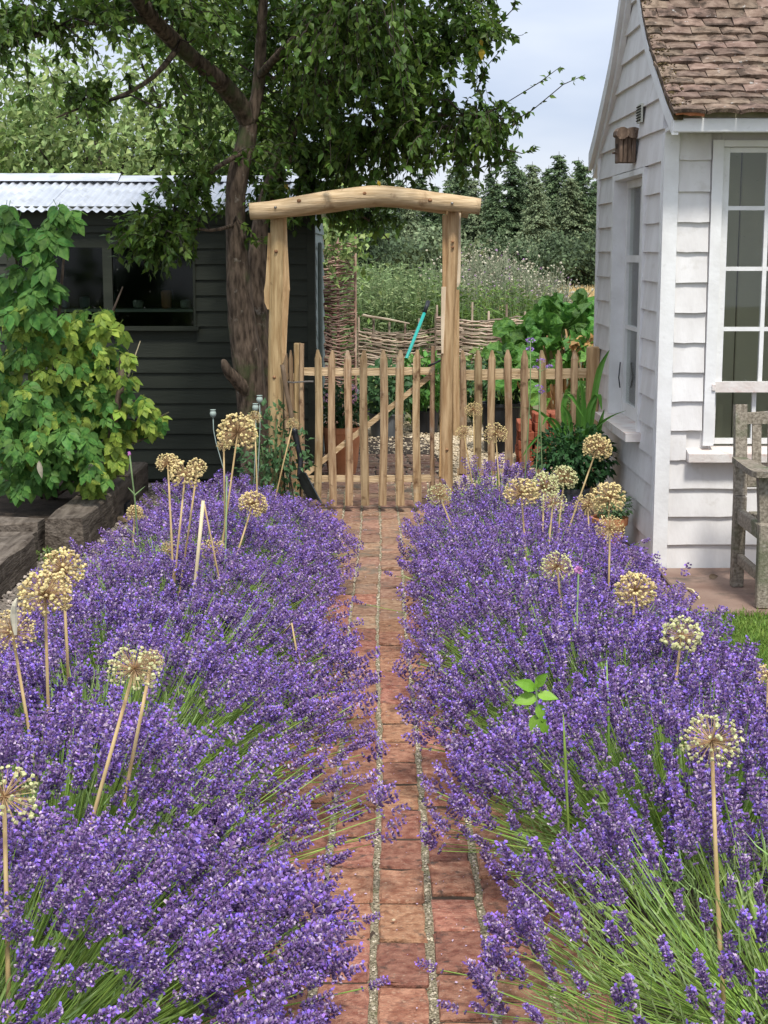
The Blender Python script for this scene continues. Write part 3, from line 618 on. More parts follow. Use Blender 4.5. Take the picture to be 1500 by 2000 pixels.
# back slope tiles
for row in range(16):
    s = row*.085; Y = 17.42-float(np.interp(s, arc, Yf)); ang = -math.atan2(rz(8.71-abs(Y-.05-8.71))-rz(Y), .05)
    x = XF-.06
    while x < XR:
        W = Matrix.Translation((x+.075, Y, rz(Y)+.002)) @ Matrix.Rotation(math.pi, 4, 'Z') @ Matrix.Rotation(R(40), 4, 'X'); rest.inst(TM[(row*3+int(x*9)) % 8].template(), np.array(W)[None, :3, :]); x += .152
o = rest.obj('far_roof_tiles', 'tile', house); o['kind'] = 'stuff'
W = Matrix.Translation((XF+.04, 7.375, 2.224)) @ Matrix.Rotation(.35, 4, 'X') @ Matrix.Rotation(.06, 4, 'Y'); place('roof_tile', clay, house, W, label='bare orange clay undercloak tile at the eaves corner')
x = XF-.03; 
while x < XR:
    mb = MB(); mb.add([(x, 8.6, 3.12), (x+.3, 8.6, 3.12), (x+.3, 8.71, 3.235), (x, 8.71, 3.235), (x, 8.82, 3.12), (x+.3, 8.82, 3.12)], [(0, 1, 2, 3), (3, 2, 5, 4)]); mb.obj('ridge_tile', 'tile', house); x += .302
# moss tufts in the joints near the verge
n = 500; Yt = RS.uniform(7.4, 8.6, n); xt = XF-.03+np.abs(RS.normal(0, .035, n)); zt = np.array([rz(a) for a in Yt])+.008
A = frames(np.stack([xt, Yt, zt], 1), rand_dirs(n), rand_dirs(n), RS.uniform(.004, .011, n)); o = MB().inst(PEB, A).obj('moss_tufts', 'moss', house); o['kind'] = 'stuff'
# louvred vent on the gable
yv = 8.30; v0 = sidebox(8.26, 8.40, .027, .036, 2.265, 2.36, 'vent', 'plastic_cream', house)
for k in range(6): sidebox(8.27, 8.39, .037, .041, 2.275+k*.014, 2.281+k*.014, 'slat', 'groove', v0)

# ---------------------------------------------------------------- birdhouse hanging on the gable
by = 8.50; bx = sx(by)-.024
bh = thing('birdhouse', 'small rustic bark birdhouse mounted high on the white gable wall', 'birdhouse', (bx-.055, by, 2.06))
z0, z1 = 2.066, 2.212
for i in range(4):
    a = bx-.092+i*.0225; cbox(MB(), a, a+.0205, by-.062+random.uniform(-.003, .003), by-.048, z0, z1, .004, j=.002).obj('bark_slat', 'birdhouse_bark', bh)
for i in range(4):
    a = by-.046+i*.024; cbox(MB(), bx-.100+random.uniform(-.002, .002), bx-.086, a, a+.022, z0, z1-.004, .004, j=.002).obj('bark_slat', 'birdhouse_bark', bh)
box(MB(), bx-.085, bx-.002, by-.046, by+.048, z0+.003, z1).obj('box_body', 'birdhouse_bark', bh)
for s_ in (-1, 1):
    mb = MB(); cx = bx-.048+s_*.029
    for k in range(1): tube(mb, [(cx, by-.085, z1+.008), (cx+.002, by, z1+.014), (cx, by+.07, z1+.012)], [.033, .034, .031], 9, wob=.14, flat=.95)
    mb.obj('roof_log', 'birdhouse_bark', bh)
mb = MB(); tube(mb, [(bx-.09, by-.02, 2.12), (bx-.125, by-.022, 2.12)], .006, 7); mb.obj('perch', 'birdhouse_bark', bh)
mb = MB(); tube(mb, [(bx-.098, by-.022, 2.155), (bx-.103, by-.022, 2.155)], .014, 10); mb.obj('entrance_hole', 'groove', bh)
mb = MB(); bar(mb, (bx+.0, by-.02, 2.12), (bx+.0, by-.02, 2.25), .03, .004, (1, 0, 0)); mb.obj('bracket', 'black_metal', bh)

# ---------------------------------------------------------------- bench against the summerhouse
random.seed(4)
BX0, BX1 = 1.655, 3.10
bench = thing('garden_bench', 'weathered grey wooden slatted garden bench standing against the white summerhouse', 'bench', ((BX0+BX1)/2, 7.0, .02))
for x in (BX0, BX1-.055):
    mb = MB(); cbox(mb, x, x+.055, 7.14, 7.20, .022, .46, .004); bar(mb, (x+.0275, 7.17, .46), (x+.0275, 7.235, .885), .055, .05, (0, -1, 0)); mb.obj('leg', 'teak', bench)
    s_ = 1 if x == BX0 else -1
    cbox(MB(), x+.012, x+.067, 6.70, 6.755, .022, .405, .005, j=.002).obj('leg', 'teak', bench)
    mb = MB(); bar(mb, (x+.045, 6.76, .36), (x+.030, 6.775, .64), .045, .05, (0, -1, 0)); mb.obj('arm_support', 'teak', bench)
    mb = MB()   # armrest, widening to the front with a rounded end
    V = []; prof = [(7.19, -.012, .05), (7.05, -.02, .055), (6.80, -.03, .075), (6.72, -.028, .08), (6.69, -.015, .07)]
    for y, a, b in prof: V += [(x+a, y, .615), (x+b, y, .615), (x+b, y, .642), (x+a, y, .642)]
    F = [(i*4+j, i*4+4+j, i*4+4+(j+1) % 4, i*4+(j+1) % 4) for i in range(4) for j in range(4)]+[(0, 1, 2, 3), (19, 18, 17, 16)]
    mb.add(V, F).obj('armrest', 'teak', bench)
    cbox(MB(), x+.01, x+.045, 6.757, 7.138, .33, .40, .004).obj('seat_rail', 'teak', bench)
    cbox(MB(), x+.018, x+.048, 6.757, 7.138, .135, .185, .004).obj('stretcher', 'teak', bench)
cbox(MB(), BX0+.07, BX1-.07, 6.712, 6.745, .325, .398, .004).obj('seat_rail', 'teak', bench)
for k in range(6):
    y = 6.70+k*.072; cbox(MB(), BX0+.058+(.01 if k == 0 else 0), BX1-.058, y, y+.060, .404-.006*k, .424-.006*k, .004, j=.001).obj('seat_slat', 'teak', bench)
def by_(z): return 7.17+(z-.46)*.153
cbox(MB(), BX0+.056, BX1-.056, by_(.54)-.016, by_(.54)+.016, .50, .565, .004).obj('lower_back_rail', 'teak', bench)
mb = MB(); V = []; nseg = 16
for i in range(nseg+1):
    t = i/nseg; x = BX0+.056+(BX1-BX0-.112)*t; zt = .835+.045*math.sin(math.pi*t)**.6+(.012 if i in (0, nseg) else 0); y = by_(.83)
    V += [(x, y-.014, .795), (x, y+.014, .795), (x, y+.014, zt), (x, y-.014, zt)]
F = [(i*4+j, i*4+(j+1) % 4, i*4+4+(j+1) % 4, i*4+4+j) for i in range(nseg) for j in range(4)]+[(3, 2, 1, 0), (nseg*4, nseg*4+1, nseg*4+2, nseg*4+3)]
mb.add(V, F).obj('top_rail', 'teak', bench)
x = BX0+.085
while x < BX1-.1:
    mb = MB(); bar(mb, (x+.02, by_(.56), .563), (x+.02, by_(.8), .797), .042, .014, (0, -1, 0)); mb.obj('back_slat', 'teak', bench); x += .073

# ================================================================ DARK SHED
random.seed(8)
YS = 10.70; XS1 = P(610, 700, YS).x; XS0 = -3.9; YE = 12.5
shed = thing('garden_shed', 'dark green boarded garden shed with a corrugated metal roof behind the tree', 'shed', (-2.2, 11.6, 0))
wx0, wx1 = P(18, 600, YS).x, P(383, 600, YS).x; wz1, wz0 = P(200, 466, YS).z, P(200, 645, YS).z
z = .02; STEP = .1065
while z < 1.82:
    zt = min(z+STEP+.012, 1.9)
    segs = [(XS0, XS1-.03)] if (zt < wz0+.03 or z > wz1) else [(XS0, wx0), (wx1, XS1-.03)]
    for a, b in segs:
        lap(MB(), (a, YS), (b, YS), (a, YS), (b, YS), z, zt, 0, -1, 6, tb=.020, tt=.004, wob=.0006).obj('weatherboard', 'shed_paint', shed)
    lap(MB(), (XS1, YS+.03), (XS1, YE), (XS1, YS+.03), (XS1, YE), z, zt, 1, 0, 3, tb=.02, tt=.004, wob=.0006).obj('weatherboard', 'shed_paint_lit', shed)
    z += STEP
for (a, b, c, d) in [(XS0, wx0+.02, 0, 1.9), (wx1-.02, XS1, 0, 1.9), (wx0+.02, wx1-.02, 0, wz0+.02), (wx0+.02, wx1-.02, wz1-.02, 1.9)]:
    box(MB(), a, b, YS+.002, YS+.05, c, d).obj('wall', 'shed_paint', shed)
box(MB(), XS1-.05, XS1-.001, YS+.052, YE, 0, 1.9).obj('wall', 'shed_paint', shed)
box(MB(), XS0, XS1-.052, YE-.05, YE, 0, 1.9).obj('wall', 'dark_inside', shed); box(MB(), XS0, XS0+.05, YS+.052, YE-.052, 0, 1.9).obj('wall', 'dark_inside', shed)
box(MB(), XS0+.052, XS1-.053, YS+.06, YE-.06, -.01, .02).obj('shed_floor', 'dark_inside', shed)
box(MB(), XS1-.03, XS1+.022, YS-.026, YS-.0005, 0, 1.93).obj('corner_board', 'shed_paint', shed)
box(MB(), XS1+.0005, XS1+.026, YS, YS+.028, 0, 1.93).obj('corner_board', 'shed_paint', shed)
cbox(MB(), XS1+.028, XS1+.06, YS+.33, YS+.40, .05, 1.66, .008).obj('door_frame', 'shed_paint_lit', shed)
box(MB(), XS0, XS1+.02, YS-.03, YS-.021, 1.775, 1.9).obj('fascia', 'shed_paint', shed)
wn = box(MB(), wx0, wx1, YS-.030, YS+.03, wz1-.06, wz1).obj('window', 'shed_paint', shed)
box(MB(), wx0-.02, wx1+.02, YS-.055, YS+.03, wz0, wz0+.028).obj('window_sill', 'shed_paint_lit', wn).data.materials[0] = MATS['shed_paint']
m0, m1 = P(203, 560, YS).x, P(221, 560, YS).x; f0 = P(40, 560, YS).x; f1 = P(378, 560, YS).x
for a, b in ((wx0, f0), (m0, m1), (f1, wx1)): box(MB(), a, b, YS-.029, YS+.03, wz0+.029, wz1-.061).obj('window_frame', 'shed_paint', wn)
for a, b in ((f0, m0), (m1, f1)): box(MB(), a+.001, b-.001, YS-.006, YS-.002, wz0+.029, wz1-.061).obj('pane', 'shed_glass', wn)
# things vaguely seen inside: a shelf with pots and jars
box(MB(), XS0+.3, XS1-.5, YS+.35, YS+.60, 1.17, 1.19).obj('inside_shelf', 'interior', shed)
for i in range(9):
    x = -2.9+i*.19+random.uniform(-.05, .05); mb = MB(); h_ = random.uniform(.05, .13); lathe(mb, [(.02, 0), (.035, .01), (.04, h_), (.025, h_+.01)], (x, YS+.45, 1.191), 10, cap=(True, True)); mb.obj('shelf_jar', random.choice(['shed_paint_lit', 'terracotta', 'interior', 'galvanised']), shed)
# corrugated roof sheets
ye, ze, yr, zr = 10.55, P(200, 413, 10.55).z, 11.60, P(200, 352, 11.60).z
def corr(x0, x1, ya, za, yb, zb, lift=0., pitch=.062, amp=.0085):
    nx = int((x1-x0)/pitch*8); V = []
    for j in range(4):
        t = j/3
        for i in range(nx+1):
            x = x0+(x1-x0)*i/nx; V.append((x, ya+(yb-ya)*t, za+(zb-za)*t+amp*math.sin(2*math.pi*x/pitch)+lift))
    return MB().add(V, [(j*(nx+1)+i, j*(nx+1)+i+1, (j+1)*(nx+1)+i+1, (j+1)*(nx+1)+i) for j in range(3) for i in range(nx)])
x = XS1+.06; k = 0
while x > XS0:
    corr(x-.66, x, ye, ze, yr, zr, lift=.003*(k % 2)).obj('roof_sheet', 'roof_metal', shed, smooth=True); corr(x-.66, x, yr+1.0, ze, yr, zr-.006, lift=.003*(k % 2)).obj('roof_sheet', 'roof_metal', shed, smooth=True); x -= .62; k += 1
rx = P(232, 350, 11.5).x
for a, b, h_ in ((XS0-.1, rx, .030), (rx+.002, XS1+.07, .014)):
    mb = MB(); mb.add([(a, yr-.14, zr-.02+h_*.3), (b, yr-.14, zr-.02+h_*.3), (b, yr, zr+.02+h_), (a, yr, zr+.02+h_), (a, yr+.14, zr-.02), (b, yr+.14, zr-.02)], [(0, 1, 2, 3), (3, 2, 5, 4)]); mb.obj('ridge_cap', 'roof_metal', shed)
mb = MB()
for X in (XS1-.001,): mb.add([(X-.05, YS+.002, 1.9), (X-.05, YE, 1.9), (X-.05, yr, zr-.02), (X-.001, YS+.002, 1.9), (X-.001, YE, 1.9), (X-.001, yr, zr-.02)], [(0, 1, 2), (3, 5, 4), (0, 2, 5, 3), (1, 4, 5, 2)])
mb.obj('gable_wall', 'shed_paint', shed)
# small black gully and a board edge in the gravel
mb = MB(); box(mb, 0, 0, 0, 0, 0, 0) if 0 else None
g0 = G(225, 1012)
t = cbox(MB(), g0.x, g0.x+.055, g0.y+.1, g0.y+.25, .0, .07, .004).obj('drain_box', 'black_plastic'); tag(t, 'small black plastic drain box in the grey gravel beside the sleeper', 'drain')
t = cbox(MB(), g0.x-.01, g0.x+.22, g0.y-.15, g0.y-.09, .0, .03, .004).obj('wood_offcut', 'chestnut_x'); tag(t, 'short pale timber offcut lying in the gravel below the drain box', 'timber')

# ================================================================ SLEEPERS
def sleeper(x0, x1, y0, y1, h_, label, seed, rot=0):
    random.seed(seed); mb = MB(); n = 9; V = []; lx = (x1-x0) > (y1-y0)
    for i in range(n+1):
        t = i/n; j = lambda: random.uniform(-.007, .007)
        for (a, b) in ((0, 0), (0, .015), (.015, 0), (0, 0)): pass
        ring = [(0, 0), (0, .93), (.07, 1), (.93, 1), (1, .93), (1, 0)]
        for u, v in ring:
            if lx: V.append((x0+(x1-x0)*t, y0+(y1-y0)*u+j(), h_*v+j()))
            else: V.append((x0+(x1-x0)*u+j(), y0+(y1-y0)*t, h_*v+j()))
    k = 6; F = [(i*k+j, i*k+(j+1) % k, (i+1)*k+(j+1) % k, (i+1)*k+j) for i in range(n) for j in range(k)]+[tuple(range(k)), tuple(n*k+j for j in range(k))[::-1]]
    o = mb.add(V, F).obj('railway_sleeper', 'sleeper'); tag(o, label, 'sleeper', 'railway sleepers edging the raised beds'); return o
sleeper(-1.80, -1.595, 8.02, 10.25, .20, 'dark railway sleeper running back beside the grey gravel under the leafy shrub', 1)
sleeper(-3.1, -1.83, 7.98, 8.17, .185, 'dark railway sleeper laid crosswise in front of the leafy shrub', 2)
sleeper(-2.0, -1.78, 5.2, 7.72, .17, 'weathered railway sleeper at the left edge running towards the viewer', 3)
sleeper(-3.1, -1.82, 7.74, 7.93, .15, 'thin pale sleeper closing the back of the gravelled bed', 4)
pebbles(1500, lambda n: (RS.uniform(-3.0, -2.0, n), RS.uniform(6.2, 7.7, n)), .07, .014, 'bed_gravel', 'gravel_cream')
sheet('raised_bed_soil', 'soil', [(-3.2, 8.17), (-1.8, 8.17), (-1.8, 10.3), (-3.2, 10.3)], .12); sheet('raised_bed_base', 'gravel_bed', [(-3.2, 5.2), (-2.0, 5.2), (-2.0, 7.74), (-3.2, 7.74)], .06)

# ================================================================ ARCH, GATE, FENCE (cleft chestnut)
YG = 9.30
def post(mb, px0, px1, pyt, D, zb, seed, lean=0., n=10, fy=.8):
    """an irregular squarish cleft post between two pixel columns"""
    random.seed(seed); a, b = P(px0, pyt, D), P(px1, pyt, D); c = (a.x+b.x)/2; r = (b.x-a.x)/2*1.05; zt = a.z; pts = []; ph = [random.uniform(0, 6) for _ in range(4)]
    m = 9; V = []; sh = [random.uniform(.86, 1.1) for _ in range(m)]
    for i in range(n+1):
        t = i/n; z = zb+(zt-zb)*t; cx = c+lean*(1-t)+.012*math.sin(ph[0]+t*5); rr = r*(1.08-.12*t)
        for j in range(m):
            an = 2*math.pi*j/m; q = rr*sh[j]*(1+.05*math.sin(ph[1]+t*9+j)); V.append((cx+q*math.cos(an), D+q*fy*math.sin(an), z))
    F = [(i*m+j, i*m+(j+1) % m, (i+1)*m+(j+1) % m, (i+1)*m+j) for i in range(n) for j in range(m)]+[tuple(range(m))[::-1], tuple(n*m+j for j in range(m))]
    return mb.add(V, F)
def plank_stack(mb, pts, seed, D, m=0):
    """long split layer of wood: list of (px_left, px_right, py) from top to bottom"""
    random.seed(seed); V = []
    for (a, b, y) in pts:
        p, q = P(a, y, D), P(b, y, D); t = .022; V += [(p.x, p.y-t, p.z), (q.x, q.y-t*.3, q.z), (q.x, q.y+t, q.z), (p.x, p.y+t, p.z)]
    n = len(pts)-1
    F = [(i*4+j, i*4+4+j, i*4+4+(j+1) % 4, i*4+(j+1) % 4) for i in range(n) for j in range(4)]+[(0, 1, 2, 3), (n*4+3, n*4+2, n*4+1, n*4)]
    return mb.add(V, F, m)
arch = thing('timber_arch', 'rustic peeled log arch of two cleft posts and a bowed beam over the gate', 'arch', (-.15, 9.1, 0))
YA = 9.12
p1 = post(MB(), 522, 552, 412, YA, -.05, 61, fy=1.0).obj('post', 'chestnut', arch, smooth=True)
plank_stack(MB(), [(549, 559, 418), (550, 561, 470), (553, 565, 545), (551, 566, 566), (550, 565, 570), (549, 561, 640), (547, 559, 690), (547, 553, 709)], 62, YA-.01).obj('split_strip', 'chestnut', p1)
plank_stack(MB(), [(524, 533, 455), (522, 533, 500), (519, 533, 550), (516, 533, 568), (517, 533, 590), (523, 533, 604)], 63, YA).obj('split_strip', 'chestnut', p1)
p2 = post(MB(), 868, 895, 412, YA, -.05, 64, lean=-.012, fy=1.0).obj('post', 'chestnut', arch, smooth=True)
plank_stack(MB(), [(886, 900, 416), (886, 900, 500), (886, 899, 552), (886, 895, 560)], 65, YA+.01).obj('split_strip', 'split_wood', p2)
plank_stack(MB(), [(862, 872, 560), (861, 873, 640), (862, 873, 690)], 66, YA-.015).obj('split_strip', 'split_wood', p2)
plank_stack(MB(), [(885, 897, 566), (885, 897, 700), (885, 898, 820), (885, 897, 850)], 67, YA).obj('split_strip', 'chestnut', p2)
plank_stack(MB(), [(864, 874, 420), (864, 874, 560)], 68, YA).obj('split_strip', 'chestnut', p2)
plank_stack(MB(), [(866, 876, 700), (860, 874, 830), (857, 872, 930)], 69, YA).obj('split_strip', 'chestnut', p2)
yb = YA-.09
bp_ = [(488, 413, .048), (545, 408, .053), (610, 396, .054), (680, 386, .054), (740, 381, .056), (800, 386, .053), (870, 395, .050), (938, 403, .046)]
pts, rr = smooth([P(a, b, yb) for a, b, _ in bp_], [c for _, _, c in bp_], 3)
mb = MB(); random.seed(12); tube(mb, pts, rr, 14, wob=.03, flat=1.0); beam = mb.obj('beam', 'chestnut_x', arch, smooth=True)
pts, rr = smooth([P(a, b+4, YA+.10) for a, b in ((505, 411), (620, 400), (740, 385), (850, 397), (916, 409))], [.04, .045, .045, .045, .04], 3)
mb = MB(); tube(mb, pts, rr, 10, wob=.04); mb.obj('back_beam', 'chestnut_x', arch, smooth=True)
def disc(par, px, py, D, r, m, name, h=.006):
    c = P(px, py, D); mb = MB(); lathe(mb, [(0.0001, h), (r*.6, h), (r, 0)], (0, 0, 0), 10, cap=(False, False)); T = mb.template()
    W = np.array(Matrix.Translation(c) @ Matrix.Rotation(math.pi/2, 4, 'X') @ Matrix.Diagonal((1, .85, 1, 1)))[None, :3, :]; MB().inst(T, W).obj(name, m, par, smooth=True)
for px, py in ((584, 392), (712, 378), (840, 391)): disc(beam, px, py, yb-.052, .013, 'knot', 'knot')
for px, py in ((538, 405), (883, 397)): disc(beam, px, py, yb-.052, .009, 'bolt', 'bolt', .01)
for px, py in ((539, 491), (536, 737)): disc(p1, px, py, YA-.047, .012, 'knot', 'knot')
for px, py in ((884, 472), (884, 483), (873, 878)): disc(p2, px, py, YA-.047, .010, 'knot', 'knot')
def picket(par, cx, top, bot, wpx, D, seed, tip=True, th=.022, bend=.008, m='picket_wood'):
    random.seed(seed); a, b = P(cx, top, D), P(cx, bot, D); w_ = wpx/3000*D*1.07; n = 7; V = []; ph = random.uniform(0, 6); tw = random.uniform(-.15, .15)
    for i in range(n+1):
        t = i/n; z = b.z+(a.z-b.z)*t; ww = w_*(1.06-.1*t+.05*math.sin(ph*3+t*8)); x = b.x+(a.x-b.x)*t+bend*math.sin(ph+t*4.5)-bend*math.sin(ph); th_ = th
        if tip and i == n: ww *= .35; th_ *= .5
        if tip and i == n-1: z = a.z-.055
        c = .22*ww; y0, y1 = D-th_/2, D+th_/2; s_ = tw*ww
        V += [(x-ww/2+c, y0-s_*.3, z), (x+ww/2-c, y0+s_*.3, z), (x+ww/2, y0+th_*.35+s_, z), (x+ww/2, y1, z), (x-ww/2, y1, z), (x-ww/2, y0+th_*.35-s_, z)]
    k = 6; F = [(i*k+j, i*k+(j+1) % k, (i+1)*k+(j+1) % k, (i+1)*k+j) for i in range(n) for j in range(k)]+[tuple(range(k))[::-1], tuple(n*k+j for j in range(k))]
    return MB().add(V, F).obj('picket', m, par)
def railx(par, x0, x1, ya, yb_, D, h_, t, seed, name='rail', m='chestnut_x', y2=None):
    random.seed(seed); mb = MB(); V = []; n = 8
    for i in range(n+1):
        u = i/n; c = P(x0+(x1-x0)*u, ya+(yb_-ya)*u+random.uniform(-1, 1), D); hh = h_/2*(1+random.uniform(-.08, .08)); V += [(c.x, D-t/2, c.z-hh), (c.x, D+t/2, c.z-hh), (c.x, D+t/2, c.z+hh), (c.x, D-t/2, c.z+hh)]
    F = [(i*4+j, i*4+(j+1) % 4, i*4+4+(j+1) % 4, i*4+4+j) for i in range(n) for j in range(4)]+[(3, 2, 1, 0), (n*4, n*4+1, n*4+2, n*4+3)]
    return mb.add(V, F).obj(name, m, par)
gate = thing('picket_gate', 'low cleft chestnut picket gate with a diagonal brace across the brick path', 'gate', (-.1, YG, .05))
for i, (c, t, b, w_) in enumerate([(620, 683, 975, 13.5), (651, 684, 987, 13), (681.5, 684, 987, 13.5), (713.5, 684, 987, 14.5), (747, 683, 987, 14), (782, 684, 987, 14.5), (816, 683, 980, 13.5)]):
    picket(gate, c, t, b, w_, YG, 70+i, bend=.006)
picket(gate, 590, 671, 935, 9, YG+.02, 80, tip=False, th=.04, bend=.002).name = 'stile'; picket(gate, 845, 676, 958, 8.5, YG+.035, 81, tip=False, th=.035, bend=.003).name = 'stile'
railx(gate, 594, 848, 726, 725, YG+.033, .045, .03, 82); railx(gate, 594, 848, 936, 934, YG+.033, .038, .03, 83)
a, b = P(596, 927, YG+.066), P(842, 733, YG+.066); mb = MB(); bar(mb, a, b, .03, .036, (0, -1, 0)); mb.obj('brace', 'chestnut_x', gate)
for py in (745, 902):
    mb = MB(); tube(mb, [P(560, py+1, YG-.03), P(572, py+2, YG-.035), P(600, py+(0 if py < 800 else 2), YG-.02), P(612, py, YG-.02)], .005, 6); mb.obj('hinge', 'bolt', gate)
mb = MB(); tube(mb, [P(843, 712, YG), P(838, 714, YG-.03), P(846, 711, YG-.05), P(864, 702, YG-.05)], .007, 6); mb.obj('latch', 'black_metal', gate)
# short return of pickets and square post left of the gate
lf = thing('picket_fence', 'short narrow picket panel with a square hanging post left of the gate', 'fence', (-.55, 9.4, 0), 'picket fencing beside the gate')
for i, (c, t, b, w_) in enumerate([(563, 690, 960, 8), (571.5, 684, 955, 8)]): picket(lf, c, t, b, w_, 9.42, 90+i)
cbox(MB(), P(574, 700, 9.45).x, P(589, 700, 9.45).x, 9.42, 9.47, .0, P(580, 670, 9.45).z, .006, j=.003).obj('post', 'chestnut', lf)
railx(lf, 556, 576, 735, 735, 9.45, .04, .02, 93); railx(lf, 556, 576, 930, 930, 9.45, .04, .02, 94)
fence = thing('picket_fence', 'cleft chestnut picket fence panel between the arch and the white summerhouse', 'fence', (.8, 9.6, 0), 'picket fencing beside the gate')
YFN = 9.62
for i, (c, t, b, w_) in enumerate([(903, 684, 925, 12), (932, 684, 930, 13.5), (960.5, 684, 930, 13), (993, 683, 930, 13.5), (1026.5, 684, 928, 14), (1057.5, 684, 932, 13.5), (1089.5, 684, 930, 12.5), (1124, 684, 930, 13)]): picket(fence, c, t, b, w_, YFN, 110+i, bend=.004)
railx(fence, 893, 1150, 732, 729, YFN+.03, .062, .03, 120); railx(fence, 893, 1150, 922, 921, YFN+.03, .045, .03, 121)
cbox(MB(), P(1147, 700, YFN).x, P(1170, 700, YFN).x, YFN-.03, YFN+.04, .0, P(1150, 677, YFN).z, .006, j=.004).obj('post', 'chestnut', fence)

# spade leaning on the arch post, rake behind the fence
sp = thing('spade', 'black bladed garden spade with a wooden shaft leaning on the left arch post', 'spade', P(600, 985, 8.95))
mb = MB(); pts, rr = smooth([P(551, 712, 9.03), P(560, 765, 9.02), P(569, 810, 9.01), P(575, 842, 9.0)], [.013, .014, .0155, .017], 3); tube(mb, pts, rr, 8); mb.obj('shaft', 'shaft_wood', sp, smooth=True)
mb = MB(); pts, rr = smooth([P(574, 836, 9.0), P(581, 868, 8.99), P(587, 900, 8.98), P(585, 925, 8.97), P(587, 936, 8.96)], [.020, .017, .016, .015, .018], 3); tube(mb, pts, rr, 8); mb.obj('socket', 'black_metal', sp, smooth=True)
mb = MB(); a, b, c, d = P(579, 930, 8.97), P(590, 922, 8.90), P(617, 975, 8.86), P(604, 982, 8.93); e, f = P(597, 925, 8.86), P(628, 984, 8.80)
mb.add([a, b, c, d, e, f]+[q+Vector((.004, .006, .004)) for q in (a, b, c, d, e, f)], [(0, 1, 2, 3), (1, 4, 5, 2), (9, 8, 7, 6), (8, 11, 10, 7), (0, 3, 9, 6), (3, 2, 8, 9), (2, 5, 11, 8), (4, 10, 11, 5), (0, 6, 7, 1), (1, 7, 10, 4)], 0); mb.obj('blade', 'blade_metal', sp)
rk = thing('garden_rake', 'turquoise garden tool handle with a black grip leaning behind the gate', 'rake', P(752, 800, 14.0))
p0, p1_, p2_ = P(776, 745, 14.0), P(829, 611, 14.3), P(837, 588, 14.35)
mb = MB(); tube(mb, [P(752, 800, 13.9), p0, p1_], .0155, 8); mb.obj('handle', 'teal_paint', rk, smooth=True); mb = MB(); tube(mb, [p1_, p2_], [.019, .018], 8); mb.obj('grip', 'black_plastic', rk, smooth=True)
q = P(752, 800, 13.9); mb = MB(); bar(mb, q+Vector((-.18, 0, 0)), q+Vector((.18, 0, 0)), .02, .02, (0, 1, 0)); mb.obj('head_bar', 'black_metal', rk)
for i in range(8):
    mb = MB(); tube(mb, [q+Vector((-.17+i*.048, 0, 0)), q+Vector((-.17+i*.048, -.03, -.07))], .004, 5); mb.obj('tine', 'black_metal', rk)

# ================================================================ FOLIAGE HELPERS
def leafset(name, T, A, m, parent, indiv=0, near=None, iname='leaf', smooth=False, **tags):
    """the `indiv` leaves nearest the camera become parts of their own (shared mesh); the rest one part"""
    n = len(A)
    if indiv:
        d = A[:, :, 3]; px = d[:, 0]/np.maximum(d[:, 1], .1); inside = (np.abs(px) < .25) & (d[:, 2] < 1.6+d[:, 1]*.16)
        order = np.argsort(np.where(inside, 0, 100)+d[:, 1]); sel = order[:indiv]; rest = order[indiv:]
        mb = MB(); V, F, I = T; mb.V.append(V); mb.n = len(V)
        for k in (3, 4):
            if len(F[k]): mb.F[k].append(F[k]); mb.I[k].append(I[k])
        me = mb.mesh(iname, m)
        for i in sel: place(iname, me, parent, m44(A[i]))
        A = A[rest]
    if len(A):
        o = MB().inst(T, A).obj(name, m, parent); o['kind'] = 'stuff'; return o
def along(p0, p1, n, droop=0., bow=0.):
    t = np.linspace(0, 1, n)[:, None]; p0, p1 = np.array(p0), np.array(p1); q = p0*(1-t)+p1*t; q[:, 2] -= droop*t[:, 0]**2; q[:, 2] += bow*np.sin(t[:, 0]*math.pi); return q

# ================================================================ THE GARDEN TREE
random.seed(3); RS = np.random.RandomState(5)
tree = thing('plum_tree', 'large dark green fruit tree with a leaning split trunk beside the dark shed', 'tree', (-.82, 9.9, 0))
TR = []   # (name, points, radii)
def px3(l): return [P(a, b, D) for a, b, D, r in l], [r for a, b, D, r in l]
main = [(500, 1015, 9.95, .150), (502, 900, 9.95, .135), (494, 800, 9.95, .125), (482, 700, 9.92, .118), (470, 600, 9.9, .104), (464, 520, 9.9, .088), (460, 430, 9.9, .074), (463, 350, 9.9, .080), (478, 290, 9.9, .078), (487, 235, 9.9, .064)]
def limb(l, name, m='bark', n=10, sub=3, wob=.05, par=tree):
    p, r = px3(l); r = [a_*(.82 if name == 'trunk' else .88) for a_ in r]; pts, rr = smooth(p, r, sub); mb = MB(); tube(mb, pts, rr, n, wob=wob); o = mb.obj(name, m, par, smooth=True); TR.append((pts, rr)); return o
trunk = limb(main, 'trunk', n=16, sub=4)
limb([(524, 860, 10.05, .10), (514, 770, 10.05, .095), (506, 680, 10.06, .088), (503, 600, 10.08, .078), (502, 500, 10.1, .068), (512, 420, 10.15, .060), (535, 340, 10.3, .05), (575, 250, 10.4, .042), (630, 170, 10.4, .034), (690, 80, 10.4, .026), (740, -20, 10.4, .018)], 'second_stem', n=12)
limb([(492, 775, 9.9, .05), (468, 748, 9.84, .052), (447, 727, 9.78, .040), (438, 708, 9.75, .026), (437, 702, 9.75, .012)], 'knot_stub', n=9)
limb([(486, 245, 9.9, .06), (470, 210, 9.85, .072), (435, 165, 9.7, .068), (400, 135, 9.5, .060), (345, 85, 9.3, .056), (300, 40, 9.1, .055), (265, -10, 8.9, .052), (210, -90, 8.7, .045), (120, -160, 8.5, .034), (20, -220, 8.3, .02)], 'limb')
